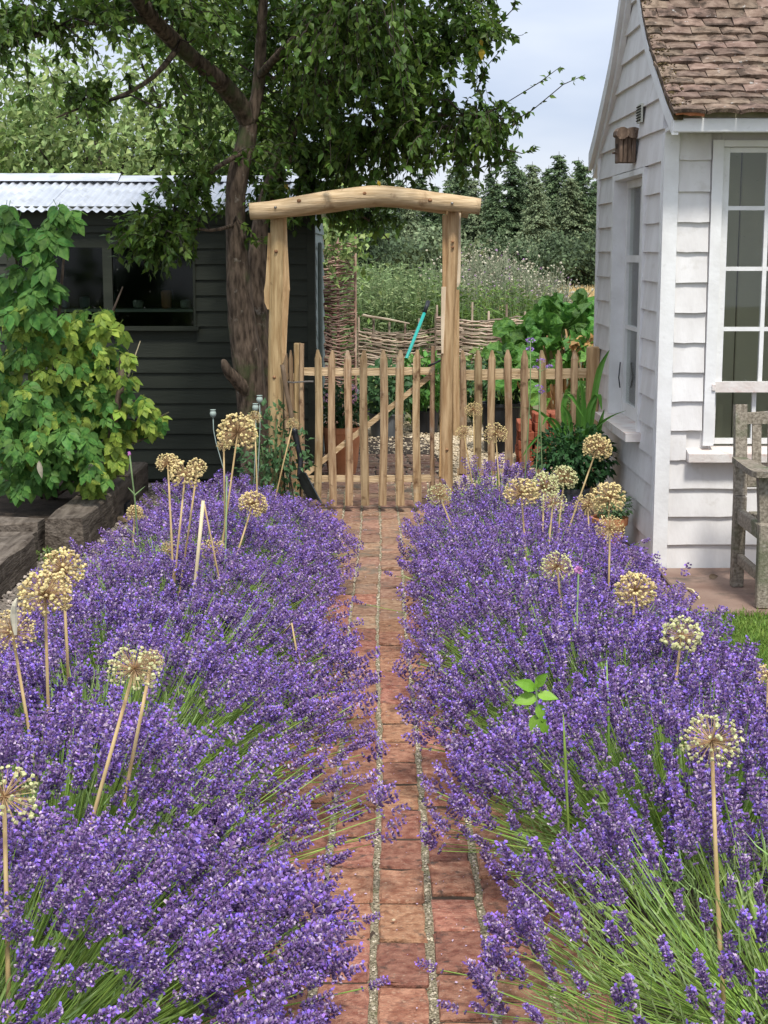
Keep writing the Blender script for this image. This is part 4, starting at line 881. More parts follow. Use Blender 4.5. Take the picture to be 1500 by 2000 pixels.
limb([(487, 240, 9.9, .06), (502, 190, 9.9, .046), (508, 120, 9.9, .042), (512, 40, 9.85, .036), (520, -60, 9.8, .03), (535, -200, 9.7, .02)], 'limb')
limb([(505, 150, 9.9, .03), (560, 90, 9.6, .028), (640, 20, 9.3, .024), (720, -60, 9.0, .02), (820, -120, 8.8, .012)], 'limb')
limb([(545, 320, 10.3, .03), (620, 300, 10.2, .026), (690, 291, 10.1, .022), (735, 280, 10.05, .019), (800, 262, 10.0, .016), (875, 247, 9.95, .013), (960, 258, 9.9, .010), (1010, 240, 9.9, .007)], 'branch')
limb([(680, 290, 10.1, .014), (705, 270, 9.9, .013), (770, 245, 9.8, .012), (850, 225, 9.7, .010), (930, 225, 9.6, .008), (975, 210, 9.6, .006)], 'branch')
limb([(600, 215, 10.4, .026), (680, 180, 10.2, .02), (760, 150, 10.0, .016), (850, 120, 9.9, .012), (930, 90, 9.9, .008)], 'branch')
limb([(660, 120, 10.4, .02), (760, 70, 10.3, .016), (860, 30, 10.2, .012), (950, -20, 10.1, .008)], 'branch')
limb([(470, 300, 9.85, .022), (420, 330, 9.6, .016), (370, 380, 9.4, .012), (330, 440, 9.3, .009), (310, 490, 9.25, .006)], 'branch')
limb([(455, 440, 9.85, .014), (410, 450, 9.6, .011), (340, 440, 9.45, .008), (270, 450, 9.4, .006)], 'branch')
limb([(350, 90, 9.3, .024), (300, 150, 9.1, .016), (230, 190, 9.0, .012), (160, 210, 8.9, .008), (110, 230, 8.9, .005)], 'branch')
limb([(300, 40, 9.1, .026), (200, 40, 8.8, .02), (100, 60, 8.6, .014), (20, 90, 8.5, .009), (-60, 110, 8.4, .006)], 'branch')
limb([(560, 300, 10.3, .02), (600, 350, 10.3, .015), (650, 390, 10.4, .012), (720, 430, 10.5, .009), (760, 470, 10.5, .005)], 'branch')
allb = np.array([list(p)+[r] for pts, rr in TR for p, r in zip(pts, rr) if r < .075])
# sprays: (px, py, rx, ry, D, spread in depth, how many)
SPR = [(120, 40, 150, 70, 8.6, .5, 150), (60, 120, 90, 70, 8.5, .5, 30), (190, 175, 75, 95, 8.9, .4, 78), (195, 215, 30, 45, 8.9, .3, 16), (330, 30, 130, 70, 9.0, .7, 150), (560, 40, 150, 80, 9.6, .9, 210), (600, 150, 140, 95, 10.0, .8, 240), (330, 240, 75, 70, 9.4, .5, 60),
       (390, 230, 95, 110, 9.6, .5, 140), (700, 60, 150, 80, 9.7, .8, 190), (840, 50, 150, 75, 9.9, .7, 175), (720, 180, 150, 90, 10.0, .8, 210), (840, 160, 120, 80, 9.9, .6, 120), (590, 290, 110, 90, 10.2, .6, 190), (700, 300, 150, 50, 10.0, .6, 150),
       (850, 270, 130, 40, 9.9, .5, 95), (960, 235, 60, 32, 9.9, .3, 34), (900, 320, 60, 26, 9.9, .3, 18), (560, 390, 80, 50, 10.4, .4, 70), (400, 330, 90, 60, 9.4, .4, 80), (345, 400, 90, 70, 9.35, .4, 95), (300, 460, 85, 50, 9.3, .3, 78), (310, 500, 40, 30, 9.25, .2, 18),
       (700, 400, 90, 40, 10.4, .4, 50), (690, 440, 60, 25, 10.5, .3, 18), (960, 60, 60, 50, 9.9, .3, 28), (460, 60, 90, 80, 9.5, .5, 80), (230, 440, 30, 25, 9.4, .2, 8), (500, 470, 22, 40, 9.75, .1, 5), (0, 30, 60, 60, 8.5, .5, 40),
       (200, -120, 300, 90, 8.8, .8, 210), (550, -120, 300, 100, 9.6, 1., 260), (850, -90, 200, 90, 9.9, .8, 130), (500, -280, 350, 90, 9.6, 1., 200)]
SPR += [(640, 330, 70, 50, 10.2, .4, 60), (930, 290, 70, 36, 9.9, .3, 40), (780, 340, 90, 30, 10.1, .4, 50), (560, 400, 60, 30, 10.4, .3, 40), (250, 60, 90, 50, 8.9, .5, 60), (740, 120, 150, 110, 10.2, .8, 90)]
LP, LD, LU, LS = [], [], [], []; twigs = MB()
# gaps in the crown where sky and the pale trees behind show
HOLES = [(205, 80, 48, 36), (75, 100, 52, 34), (150, 135, 34, 26), (545, 130, 24, 50), (265, 120, 48, 50), (330, 190, 50, 50), (255, 240, 60, 70), (905, 150, 40, 28), (660, 345, 60, 16), (120, 260, 60, 60), (985, 150, 22, 30), (650, 120, 14, 22), (800, 330, 30, 12), (360, 290, 34, 40), (580, 200, 14, 18), (760, 100, 14, 12)]
LIMBL = [(470, 215), (435, 165), (400, 135), (345, 85), (290, 30), (265, -10)]; TRUNKL = [(475, 560), (460, 430), (463, 350), (480, 270), (497, 200), (508, 100), (512, 20)]
def segd(x, y, L_):
    b_ = 1e9
    for (x0, y0), (x1, y1) in zip(L_[:-1], L_[1:]):
        t_ = max(0, min(1, ((x-x0)*(x1-x0)+(y-y0)*(y1-y0))/((x1-x0)**2+(y1-y0)**2))); b_ = min(b_, math.hypot(x-x0-t_*(x1-x0), y-y0-t_*(y1-y0)))
    return b_
for (cx, cy, rx_, ry_, D, dd, n) in SPR:
    for _ in range(int(n*(.66 if cx < 480 else .78))):
        while True:
            u, v = random.uniform(-1, 1), random.uniform(-1, 1)
            if u*u+v*v <= 1: break
        qx, qy = cx+u*rx_, cy+v*ry_; Dz = D+random.gauss(0, dd*.7)
        if any(((qx-a_)/c_)**2+((qy-b_)/d_)**2 < 1 for a_, b_, c_, d_ in HOLES) and random.random() < .93: continue
        if segd(qx, qy, LIMBL) < 40 and Dz < 10.2: Dz += 1.3
        if segd(qx, qy, TRUNKL) < 42 and Dz < 10.3: Dz = 10.3+.4*random.random()
        end = np.array(P(cx+u*rx_, cy+v*ry_, Dz))
        # twig from the nearest wood
        dist = ((allb[:, :3]-end)**2).sum(1)*(1+.5*RS.rand(len(allb))); b = allb[dist.argmin()]
        root = end+(b[:3]-end)*min(1, random.uniform(.18, .30)/max(.01, math.sqrt(((b[:3]-end)**2).sum())))
        root[2] += .04
        k = 5; q = along(root, end, k, droop=random.uniform(.02, .10), bow=.03)
        tube(twigs, [tuple(a) for a in q], [.0035, .003, .0025, .002, .0012], 3, cap=False)
        if random.random() < .10 and b[3] > .004: tube(twigs, [tuple(b[:3]), tuple((b[:3]+root)/2+np.array([0, 0, .05])), tuple(root)], [min(b[3], .009), .006, .0035], 4, cap=False)
        nl = random.randint(11, 17); t = np.sort(RS.rand(nl))**.8; pos = np.stack([np.interp(t, np.linspace(0, 1, k), q[:, c]) for c in range(3)], 1)
        ax = nrm((q[-1]-q[0])[None])[0]; side = nrm(RS.normal(size=(nl, 3)))
        LP.append(pos); LD.append(ax*.5+side*.85+np.array([0, 0, -.38])); LU.append(np.tile([0, 0, 1.], (nl, 1))+RS.normal(size=(nl, 3))*.55); LS.append(RS.uniform(.042, .074, nl))
# long thin shoots against the sky at the right
for pts_ in ([(960, 262), (1040, 215), (1100, 165), (1143, 146)], [(940, 215), (990, 200), (1055, 160), (1095, 130)], [(930, 180), (950, 130), (985, 90)], [(980, 290), (1020, 300), (1045, 288)], [(860, 300), (930, 330), (985, 315), (1000, 300)], [(900, 90), (960, 80), (1022, 68)], [(960, 60), (1000, 20), (1010, -10)]):
    q = np.array([P(a, b, 9.9) for a, b in pts_]); tube(twigs, [tuple(a) for a in q], [.005]+[.003]*(len(q)-2)+[.0015], 4, cap=False)
    nl = 26; t = np.sort(RS.rand(nl)); pos = np.stack([np.interp(t, np.linspace(0, 1, len(q)), q[:, c]) for c in range(3)], 1)
    LP.append(pos); LD.append(RS.normal(size=(nl, 3))*.6+np.array([.4, 0, -.1])); LU.append(RS.normal(size=(nl, 3))+np.array([0, 0, .8])); LS.append(RS.uniform(.032, .056, nl))
twigs.obj('twigs', 'bark_dark', tree)['kind'] = 'stuff'
A = frames(np.concatenate(LP), np.concatenate(LD), np.concatenate(LU), np.concatenate(LS), np.concatenate(LS)*1.05)
leafset('foliage', LEAF4, A, 'tree_leaf', tree, indiv=300)
A = frames([P(941, 92, 9.6), P(938, 76, 9.6), P(556, 357, 9.8), P(738, 352, 9.0)], [(0, 0, -1), (.3, 0, -1), (.5, 0, -1), (.4, 0, -1)], [(0, -1, .2)]*4, [.08, .05, .05, .04])
leafset('x', LEAF4, A, 'leaf_yellow', tree, indiv=4)

# ================================================================ TREES AND HEDGE BEHIND THE SHED
def leafy_tree(name, label, cat, c, h_, rw, seed, m='leaf_hedge', n=9000, leaf=.085, group='leafy trees behind the shed', clumps=46, zlow=.25, rd=None):
    rs = np.random.RandomState(seed); random.seed(seed); t = thing(name, label, cat, c, group); cx, cy, cz = c; rd = rd or rw*.7
    mb = MB(); tube(mb, [(cx, cy, cz), (cx+.05, cy, cz+h_*.4), (cx-.05, cy, cz+h_*.85)], [.09, .06, .02], 8, wob=.08); mb.obj('trunk', 'bark_dark', t, smooth=True)
    cl = rs.uniform(-1, 1, (clumps*4, 3)); cl = cl[(cl**2).sum(1) < 1][:clumps]
    cc = np.stack([cx+cl[:, 0]*rw, cy+cl[:, 1]*rd, cz+h_*(zlow+(1-zlow)*(cl[:, 2]*.5+.5))], 1); mb = MB()
    for p in cc:
        b = (cx, cy, cz+max(.2, (p[2]-cz)*.6)); tube(mb, [b, tuple((np.array(b)+p)/2+np.array([0, 0, .08])), tuple(p)], [.03, .02, .006], 4, cap=False)
    mb.obj('branches', 'bark_dark', t)
    k = rs.randint(0, len(cc), n); r = rs.normal(size=(n, 3))*np.array([rw*.20, rd*.22, h_*.085]); pos = cc[k]+r
    A = frames(pos, rs.normal(size=(n, 3))+np.array([0, -.2, -.35]), rs.normal(size=(n, 3))*.8+np.array([0, -.3, 1]), leaf*rs.uniform(.6, 1.2, n)); leafset('crown', LEAF4 if leaf > .07 else LEAF2, A, m, t)
    return t
leafy_tree('hazel_tree', 'pale green leafy tree rising above the left end of the shed roof', 'tree', (-4.0, 14.6, 0), 3.0, 1.4, 41, n=12000, m='leaf_mid')
leafy_tree('hazel_tree', 'bushy tree with light leaves above the middle of the shed roof', 'tree', (-2.55, 14.2, 0), 3.25, 1.1, 42, n=11000)
leafy_tree('hazel_tree', 'tall pale thin leafed tree reaching up behind the big limb', 'tree', (-1.9, 15.2, 0), 4.1, 1.0, 43, n=9000)
leafy_tree('hazel_tree', 'rounded leafy tree low behind the shed roof beside the trunk', 'tree', (-1.15, 14.5, 0), 2.75, .9, 44, n=8000, m='leaf_mid')
leafy_tree('hazel_tree', 'broad leafy tree behind the shed at the far left edge', 'tree', (-5.2, 17.5, 0), 4.3, 1.9, 45, n=9000, leaf=.1)
leafy_tree('willow_shrub', 'grey green shrub seen over the tall willow hurdle', 'shrub', (-.9, 26, -.1), 2.9, 1.0, 46, n=7000, leaf=.10, m='broadleaf_dark', group='shrubs beyond the wattle fence')

# ================================================================ FAR CONIFERS
def conifer_parts(h_, seed, broad=.26, droop=.35):
    rs = np.random.RandomState(seed); random.seed(seed); tr = MB(); tube(tr, [(0, 0, 0), (0, 0, h_*.5), (0, 0, h_)], [h_*.018, h_*.011, .01], 7)
    pos, d, u, s, w_ = [], [], [], [], []; nl = 38
    for i in range(nl):
        z = h_*(.06+.93*(i/nl)); Rr = h_*broad*(1-i/nl)**.75*rs.uniform(.7, 1.1)+.12; nb_ = int(11-5*i/nl)
        for j in range(nb_):
            a = rs.uniform(0, 6.283); rr = Rr*rs.uniform(.5, 1.25); m_ = max(4, int(rr/.13)); bend = droop*rs.uniform(.4, 1.7)
            t = (np.arange(m_)+rs.rand(m_))/m_; x = np.cos(a)*rr*t; y = np.sin(a)*rr*t; zz = z+rr*(.12*t-bend*t**2)
            n_ = m_*9; T_ = np.repeat(np.arange(m_), 9)
            pos.append(np.stack([x[T_], y[T_], zz[T_]], 1)+rs.normal(size=(n_, 3))*np.array([.09, .09, .05]))
            sd_ = rs.uniform(-1.2, 1.2, n_); dd = np.stack([np.cos(a+sd_), np.sin(a+sd_), -.35-.6*rs.rand(n_)], 1); d.append(dd); u.append(rs.normal(size=(n_, 3))*.5+np.array([0, 0, 1])); s.append(rs.uniform(.13, .32, n_)*(1-.4*i/nl))
    A = frames(np.concatenate(pos), np.concatenate(d), np.concatenate(u), np.concatenate(s), np.concatenate(s)*.55)
    br = MB().inst(BLADE, A); return tr, br
def gz(y): return float(np.interp(y, ys_g, zs_g))
ys_g = [-30, 0, 16, 22, 40, 100, 260, 900]; zs_g = [-.02, -.02, -.02, -.06, -.25, -1.1, -3, -10]
KIND = {}
for k, (h_, sd_, br_, dr_, m_) in {'spruce': (9, 1, .24, .30, 'conifer'), 'fir': (9, 2, .20, .42, 'conifer'), 'larch': (9, 3, .27, .5, 'larch')}.items():
    a, b = conifer_parts(h_, sd_, br_, dr_); KIND[k] = (a.mesh('trunk', 'bark_dark', True), b.mesh('crown', m_))
CON = [('spruce', 1000, 312, 92, 'dark spruce with the tall pointed top right of the beam end'), ('larch', 925, 350, 95, 'lighter feathery conifer just right of the arch beam'), ('fir', 1092, 318, 96, 'sparse topped fir standing high near the white house'), ('spruce', 1140, 345, 90, 'conifer touching the edge of the white house'),
       ('larch', 1050, 372, 88, 'soft green conifer between the two taller spruces'), ('fir', 850, 372, 98, 'dark fir framed by the beam and the right arch post'), ('spruce', 780, 350, 97, 'dark spruce seen under the middle of the beam'), ('fir', 720, 372, 96, 'dark fir seen under the left half of the beam'), ('larch', 660, 330, 101, 'feathery conifer behind the shed corner'),
       ('spruce', 590, 350, 104, 'spruce partly hidden by the garden tree trunk'), ('larch', 890, 330, 106, 'pale conifer peeping over the beam near its right end'), ('fir', 960, 345, 104, 'narrow fir behind the lighter conifer by the beam end'), ('spruce', 1180, 330, 104, 'spruce half behind the house wall'), ('spruce', 1240, 300, 110, 'spruce hidden behind the house'),
       ('larch', 740, 330, 108, 'hazy conifer highest under the branches'), ('fir', 820, 345, 110, 'distant fir between the darker spruces'), ('spruce', 1020, 352, 112, 'distant spruce right of the tallest one'), ('fir', 1072, 345, 110, 'distant fir below the sparse top'),
       ('spruce', 970, 372, 90, 'short dark spruce in front, between the beam end and the tall spruce'), ('larch', 1115, 372, 89, 'pale short conifer near the white house'), ('spruce', 695, 350, 93, 'broad dark spruce just right of the shed roof end'), ('spruce', 905, 318, 100, 'tall spruce between the beam end and the lighter conifer'), ('larch', 1040, 338, 94, 'feathery conifer just right of the tallest spruce'), ('fir', 1130, 330, 100, 'tall fir close to the white house'), ('fir', 875, 365, 91, 'dark fir directly behind the right arch post'), ('spruce', 635, 372, 92, 'dark spruce behind the shed corner'), ('larch', 800, 385, 90, 'pale conifer low under the beam'), ('spruce', 1165, 372, 93, 'dark short conifer cut by the house edge')]
random.seed(6)
for i, (k, px, py, D, lab) in enumerate(CON):
    top = P(px, py-(18 if px > 940 else 4)-random.uniform(0, 12), D); base = gz(D); s_ = (top.z-base)/9; t = thing('conifer_tree', lab, 'tree', (top.x, D, base), 'conifers at the edge of the wood')
    W = Matrix.Translation((top.x, D, base)) @ Matrix.Rotation(random.uniform(0, 6), 4, 'Z') @ Matrix.Diagonal((s_*random.uniform(1.0, 1.35), s_*random.uniform(1.0, 1.35), s_, 1)); place('trunk', KIND[k][0], t, W); place('crown', KIND[k][1], t, W)
for i, (px, D, h_, rw, m_, lab) in enumerate([(1120, 78, 3.2, 2.2, 'broadleaf_dark', 'dark broadleaved bush at the foot of the conifers next to the house'), (1155, 74, 3.0, 2.0, 'broadleaf_dark', 'dark bush above the wheat field'), (760, 70, 2.9, 2.6, 'broadleaf_dark', 'mid green bush in front of the conifers under the beam'),
                                           (950, 76, 2.9, 2.2, 'broadleaf_dark', 'low bush below the lighter conifer'), (700, 60, 2.8, 2.0, 'broadleaf_dark', 'dark bush behind the top of the tall hurdle'), (1010, 80, 3.0, 2.4, 'larch', 'small light green bush at the foot of the tall spruce'), (840, 72, 3.2, 2.2, 'larch', 'small light bush behind the right arch post')]):
    D = float(D); p = P(px, 500, D); leafy_tree('field_edge_bush', lab, 'bush', (p.x, D, gz(D)), h_, rw, 200+i, m=m_, n=4500, leaf=.26, group='bushes along the edge of the wood', clumps=30, zlow=.1)
# wheat field
mb = MB(); n = 12000; y = RS.uniform(34, 88, n); x = RS.uniform(.05, .30, n)*y; z = np.array([gz(a) for a in y])
sheet('wheat_field', 'wheat', [(-2, 34, gz(34)+.45), (16, 34, gz(34)+.45), (34, 88, gz(88)+.45), (-4, 88, gz(88)+.45)])
A = frames(np.stack([x, y, z+.35], 1), np.stack([RS.normal(size=n)*.25, RS.normal(size=n)*.25, np.ones(n)], 1), rand_dirs(n), RS.uniform(.3, .5, n), RS.uniform(.02, .04, n)); o = MB().inst(BLADE, A).obj('wheat', 'wheat'); o['kind'] = 'stuff'

# ================================================================ WEEDS, THISTLES AND WATTLE
def weeds(name, x0, x1, y0, y1, n, hfun, m, leafm, head=None, seed=0, leaf=.09, lw=.4, nl=22, hn=5, hs=.02):
    rs = np.random.RandomState(seed); S = MB(); pos, d, u, s = [], [], [], []; hp = []
    for i in range(n):
        y = rs.uniform(y0, y1); x = rs.uniform(x0, x1); h_ = hfun(x, y)*rs.uniform(.72, 1.06); lean = rs.normal(size=2)*.10*h_
        q = [(x, y, -.02), (x+lean[0]*.4, y+lean[1]*.4, h_*.5), (x+lean[0], y+lean[1], h_)]; tube(S, q, [.006, .005, .003], 3, cap=False)
        t = rs.uniform(.12, 1, nl); pp = np.stack([np.interp(t, [0, .5, 1], [a[c] for a in q]) for c in range(3)], 1); a = rs.uniform(0, 6.283, nl)
        pos.append(pp); d.append(np.stack([np.cos(a), np.sin(a), rs.uniform(-.3, .9, nl)], 1)); u.append(rs.normal(size=(nl, 3))*.4+np.array([0, 0, 1])); s.append(leaf*rs.uniform(.5, 1.1, nl)*(1.25-.6*t))
        if head:
            for k in range(hn): e = np.array(q[2])+rs.normal(size=3)*np.array([.10, .10, .07])+np.array([0, 0, .02]); tube(S, [q[2][:2]+(q[2][2]-.15,), tuple(e)], [.003, .002], 3, cap=False); hp.append(e)
    t_ = S.obj('stalks', m); A = frames(np.concatenate(pos), np.concatenate(d), np.concatenate(u), np.concatenate(s), np.concatenate(s)*lw)
    par = thing(name[0], name[1], name[2], (float((x0+x1)/2), float((y0+y1)/2), 0)); t_.parent = par; t_.location = t_.location-par.location; t_['kind'] = 'stuff'
    leafset('foliage', LEAF2, A, leafm, par)
    if head:
        hp = np.array(hp); k = len(hp); sel = rs.rand(k) < head[2]
        for msk, mm in ((sel, head[0]), (~sel, head[1])):
            if msk.sum(): A = frames(hp[msk], rs.normal(size=(msk.sum(), 3)), rs.normal(size=(msk.sum(), 3)), hs*rs.uniform(.7, 1.3, msk.sum())); leafset('seed_heads', PEB, A, mm, par)
    return par
hT = lambda x, y: float(np.interp(x, [-.5, .1, .7, 1.3, 1.9, 2.3], [1.32, 1.40, 1.38, 1.50, 1.30, 1.02]))
weeds(('nettle_patch', 'tall pale green nettles and weeds behind the wattle fence left of the arch post', 'weeds'), -.55, .85, 17.2, 20.0, 420, lambda x, y: 1.42, 'stem_green', 'leaf_weed', seed=1, leaf=.12, lw=.6, nl=44)
weeds(('willowherb_patch', 'bright green leafy weeds in front of the thistles beside the right arch post', 'weeds'), .45, 1.7, 16.9, 18.2, 170, lambda x, y: 1.22, 'stem_green', 'leaf_mid', seed=2, leaf=.15, lw=.4, nl=34)
weeds(('thistle_patch', 'tall grey green thistles with mauve and fluffy heads beyond the wattle fence', 'thistles'), .75, 2.35, 17.6, 20.6, 420, hT, 'leaf_thistle', 'leaf_thistle', head=('thistle_mauve', 'seed_pale', .10), seed=3, leaf=.08, lw=.35, nl=28, hn=4, hs=.016)

def wattle(par, a, b, zt, zb, D0, D1, rod, gap, seed, m='willow', stakes=6, stake_up=.12, wave=.025):
    """woven hurdle from pixel column a to b; every rod bends in front of and behind the stakes"""
    random.seed(seed); n = int((zt-zb)/gap); xa, xb = P(a, 500, D0).x, P(b, 500, D1).x; mb = MB(); sx_ = [i/(stakes-1) for i in range(stakes)]
    for i in range(n):
        z = zb+i*gap; pts = []; k = stakes*3
        for j in range(k+1):
            t = j/k; y = D0+(D1-D0)*t; x = xa+(xb-xa)*t; ph = (i % 2)*math.pi
            pts.append((x, y+.022*math.cos(t*(stakes-1)*math.pi+ph), z+wave*math.sin(t*5+z*3)+random.uniform(-.006, .006)+gap*.6*math.sin(i*2.1+t*7)))
        if random.random() < .3: pts = pts[random.randint(0, 4):len(pts)-random.randint(0, 5)]
        tube(mb, pts, [rod*random.uniform(.7, 1.25)*(1-.35*j/len(pts)) for j in range(len(pts))], 4, cap=False)
    o = mb.obj('woven_rods', m, par); o['kind'] = 'stuff'
    for i, t in enumerate(sx_):
        mb = MB(); x = xa+(xb-xa)*t; y = D0+(D1-D0)*t; tube(mb, [(x, y, zb-.05), (x+random.uniform(-.01, .01), y, zt+stake_up*random.uniform(.4, 1.4))], [.015, .011], 6, wob=.1); mb.obj('stake', m, par)
wf = thing('wattle_fence', 'low woven wattle fence running behind the gate towards the rhubarb', 'fence', (.4, 15.5, 0)); wattle(wf, 700, 850, P(760, 640, 15.6).z, .2, 15.6, 15.5, .0105, .0125, 5)
wf2 = thing('wattle_fence', 'low woven wattle fence panel right of the arch post ending in the rhubarb leaves', 'fence', (1.2, 15.3, 0)); wattle(wf2, 853, 1062, P(950, 616, 15.5).z, .2, 15.48, 15.2, .0105, .0128, 6, stakes=7)
mb = MB(); tube(mb, [P(696, 612, 15.6), P(720, 618, 15.55), P(760, 624, 15.5), P(800, 632, 15.5)], [.014, .013, .011, .006], 6); mb.obj('top_rail', 'willow', wf)
wh = thing('wattle_hurdle', 'tall woven red brown willow hurdle screen beside the shed corner', 'fence', (-.3, 13.2, 0)); wattle(wh, 630, 693, P(660, 476, 13.2).z, .05, 13.25, 13.1, .0085, .0108, 7, m='willow_red', stakes=3, stake_up=.05, wave=.012)
# climber on the hurdle
cl = thing('climbing_plant', 'pale leafed climbing plant trailing over the top of the tall willow hurdle', 'plant', (-.4, 13.0, 1.2)); rs = np.random.RandomState(9)
pp = []; S = MB()
for (a, b) in ([(628, 470), (650, 490), (680, 500), (705, 478)], [(640, 455), (665, 462), (690, 476), (718, 470)], [(632, 495), (645, 530), (660, 545)], [(628, 440), (640, 470), (636, 520)], [(650, 470), (672, 500), (690, 520)]) and [([(628, 470), (650, 490), (680, 500), (705, 478)], 40), ([(636, 452), (665, 462), (690, 476), (712, 472)], 40), ([(632, 495), (645, 530), (662, 548)], 20), ([(628, 440), (640, 470), (636, 520)], 24), ([(650, 470), (672, 500), (690, 520)], 22)]:
    q = np.array([P(u, v, 12.95) for u, v in a]); tube(S, [tuple(x) for x in q], .004, 4, cap=False); t = rs.rand(b); pp.append(np.stack([np.interp(t, np.linspace(0, 1, len(q)), q[:, c]) for c in range(3)], 1)+rs.normal(size=(b, 3))*.03)
S.obj('stems', 'stem_green', cl); pp = np.concatenate(pp); A = frames(pp, rs.normal(size=(len(pp), 3)), rs.normal(size=(len(pp), 3))*.6+np.array([0, -.6, .8]), rs.uniform(.05, .09, len(pp))); leafset('foliage', LEAF4, A, 'leaf_hedge', cl, indiv=len(pp))

# ---- rhubarb with big crinkled leaves
def rhub_leaf(seed):
    rs = np.random.RandomState(seed); V = []; F = []; nr, na = 4, 14; V.append((0, .05, 0))
    for i in range(1, nr+1):
        for j in range(na):
            a = 2*math.pi*j/na; r = i/nr*.5*(1+.12*rs.normal() if i == nr else 1)*(1-.25*math.cos(a)*0); x = r*math.sin(a)*.95; y = .45-r*math.cos(a)*1.05; V.append((x, y, .16*math.sin(a*5+seed)*r*1.6+.07*rs.normal()*i/nr-.5*r*r))
    for j in range(na): F.append((0, 1+j, 1+(j+1) % na))
    for i in range(nr-1):
        for j in range(na): F.append((1+i*na+j, 1+(i+1)*na+j, 1+(i+1)*na+(j+1) % na, 1+i*na+(j+1) % na))
    return MB().add(V, F)
RL = [rhub_leaf(i).mesh('leaf', 'rhubarb', False) for i in range(6)]
rh = thing('rhubarb_plant', 'large bright green rhubarb with broad crinkled leaves behind the picket fence', 'plant', (1.55, 12.4, 0)); random.seed(14)
rspots = [(1000, 645, .34), (975, 690, .28), (1010, 700, .30), (1040, 655, .34), (1060, 690, .32), (1080, 640, .34), (1070, 610, .30), (1100, 600, .34), (1125, 595, .30), (1150, 612, .32), (1120, 630, .36), (1095, 665, .34), (1140, 650, .34), (1165, 640, .3), (1110, 700, .34), (1150, 690, .3), (1030, 720, .3), (1075, 735, .32), (990, 745, .26), (1115, 750, .3), (1055, 770, .28), (1155, 730, .3), (1172, 600, .3), (1190, 660, .34), (1135, 780, .3)]
rspots = [(a, b, c*.80) for a, b, c in rspots]+[(random.uniform(1010, 1175), random.uniform(600, 740), random.uniform(.16, .24)) for _ in range(34)]
rspots = [q for q in rspots if not (q[0] < 1060 and q[1] < 632)]
for i, (px, py, s_) in enumerate(rspots):
    D = 12.0+.35*random.random()+(720-py)*.006; p = P(px, py, D); d = Vector(((p.x-1.45)*1.6+random.uniform(-.3, .3), random.uniform(-.5, -.2), random.uniform(.0, .6))).normalized()
    A = frames([p-d*s_*.45], [d], [(random.uniform(-.35, .35), -1.1, .8)], [s_*1.1])[0]; place('leaf', RL[i % 6], rh, m44(A))
    mb = MB(); tube(mb, [(1.5+random.uniform(-.25, .25), 12.5, 0), (p.x*.6+.6, 12.4, p.z*.6), tuple(p-d*s_*.4)], [.012, .011, .008], 5, cap=False); mb.obj('stalk', 'rhubarb_stem', rh)
ch = thing('orange_leaf_plant', 'orange tinged leafy plant in front of the rhubarb by the house', 'plant', (1.72, 11.6, 0)); rs = np.random.RandomState(4)
pp = np.array([P(1110+a*70, 660+b*22, 11.7) for a, b in zip(rs.rand(70), rs.rand(70))]); S = MB()
for q in pp[::6]: tube(S, [(1.68, 11.7, 0), tuple(q)], .004, 4, cap=False)
S.obj('stems', 'rhubarb_stem', ch); A = frames(pp, rs.normal(size=(70, 3))+np.array([0, -.3, .2]), rs.normal(size=(70, 3))*.5+np.array([0, -.5, 1]), rs.uniform(.06, .12, 70)); leafset('foliage', LEAF4, A[:30], 'chard_orange', ch); leafset('foliage', LEAF4, A[30:], 'rhubarb', ch)

def bushy(name, label, cat, c, r, h_, n, leaf, m, seed, group=None, indiv=0, stems=9, T=LEAF4, flowers=None, parent=None, z0=0.):
    rs = np.random.RandomState(seed); t = parent or thing(name, label, cat, c, group); S = MB(); pos = []
    for i in range(stems):
        a = rs.uniform(0, 6.28); e = (c[0]+r*.8*math.cos(a)*rs.rand(), c[1]+r*.8*math.sin(a)*rs.rand(), c[2]+h_*rs.uniform(.6, .95)); tube(S, [(c[0]+(e[0]-c[0])*.15, c[1]+(e[1]-c[1])*.15, c[2]), ((c[0]+e[0])/2, (c[1]+e[1])/2, (c[2]+e[2])/2+.02), e], .004, 4, cap=False)
    S.obj('stems', 'stem_green', t)
    q = rs.normal(size=(n, 3)); q = nrm(q)*(rs.rand(n, 1)**.45); pos = np.array(c)+q*np.array([r, r, h_*.5])+np.array([0, 0, h_*.55]); dd = q*.8+rs.normal(size=(n, 3))*.5+np.array([0, 0, -.25])
    A = frames(pos, dd, rs.normal(size=(n, 3))*.5+np.array([0, -.3, 1]), leaf*rs.uniform(.6, 1.15, n)); leafset('foliage', T, A, m, t, indiv=indiv)
    if flowers:
        fm, fn, fs = flowers; f = nrm(rs.normal(size=(fn, 3))+np.array([0, -.7, .7])); fp = np.array(c)+f*np.array([r, r, h_*.5])*1.0+np.array([0, 0, h_*.55])
        for i in range(fn):
            k = 22; v = nrm(rs.normal(size=(k, 3)))*fs*.6; A = frames(fp[i]+v, v+rs.normal(size=(k, 3))*.4*fs, v, np.full(k, fs*.75)); MB().inst(LEAF2, A).obj('flower_cluster', fm[i % len(fm)], t)
    return t
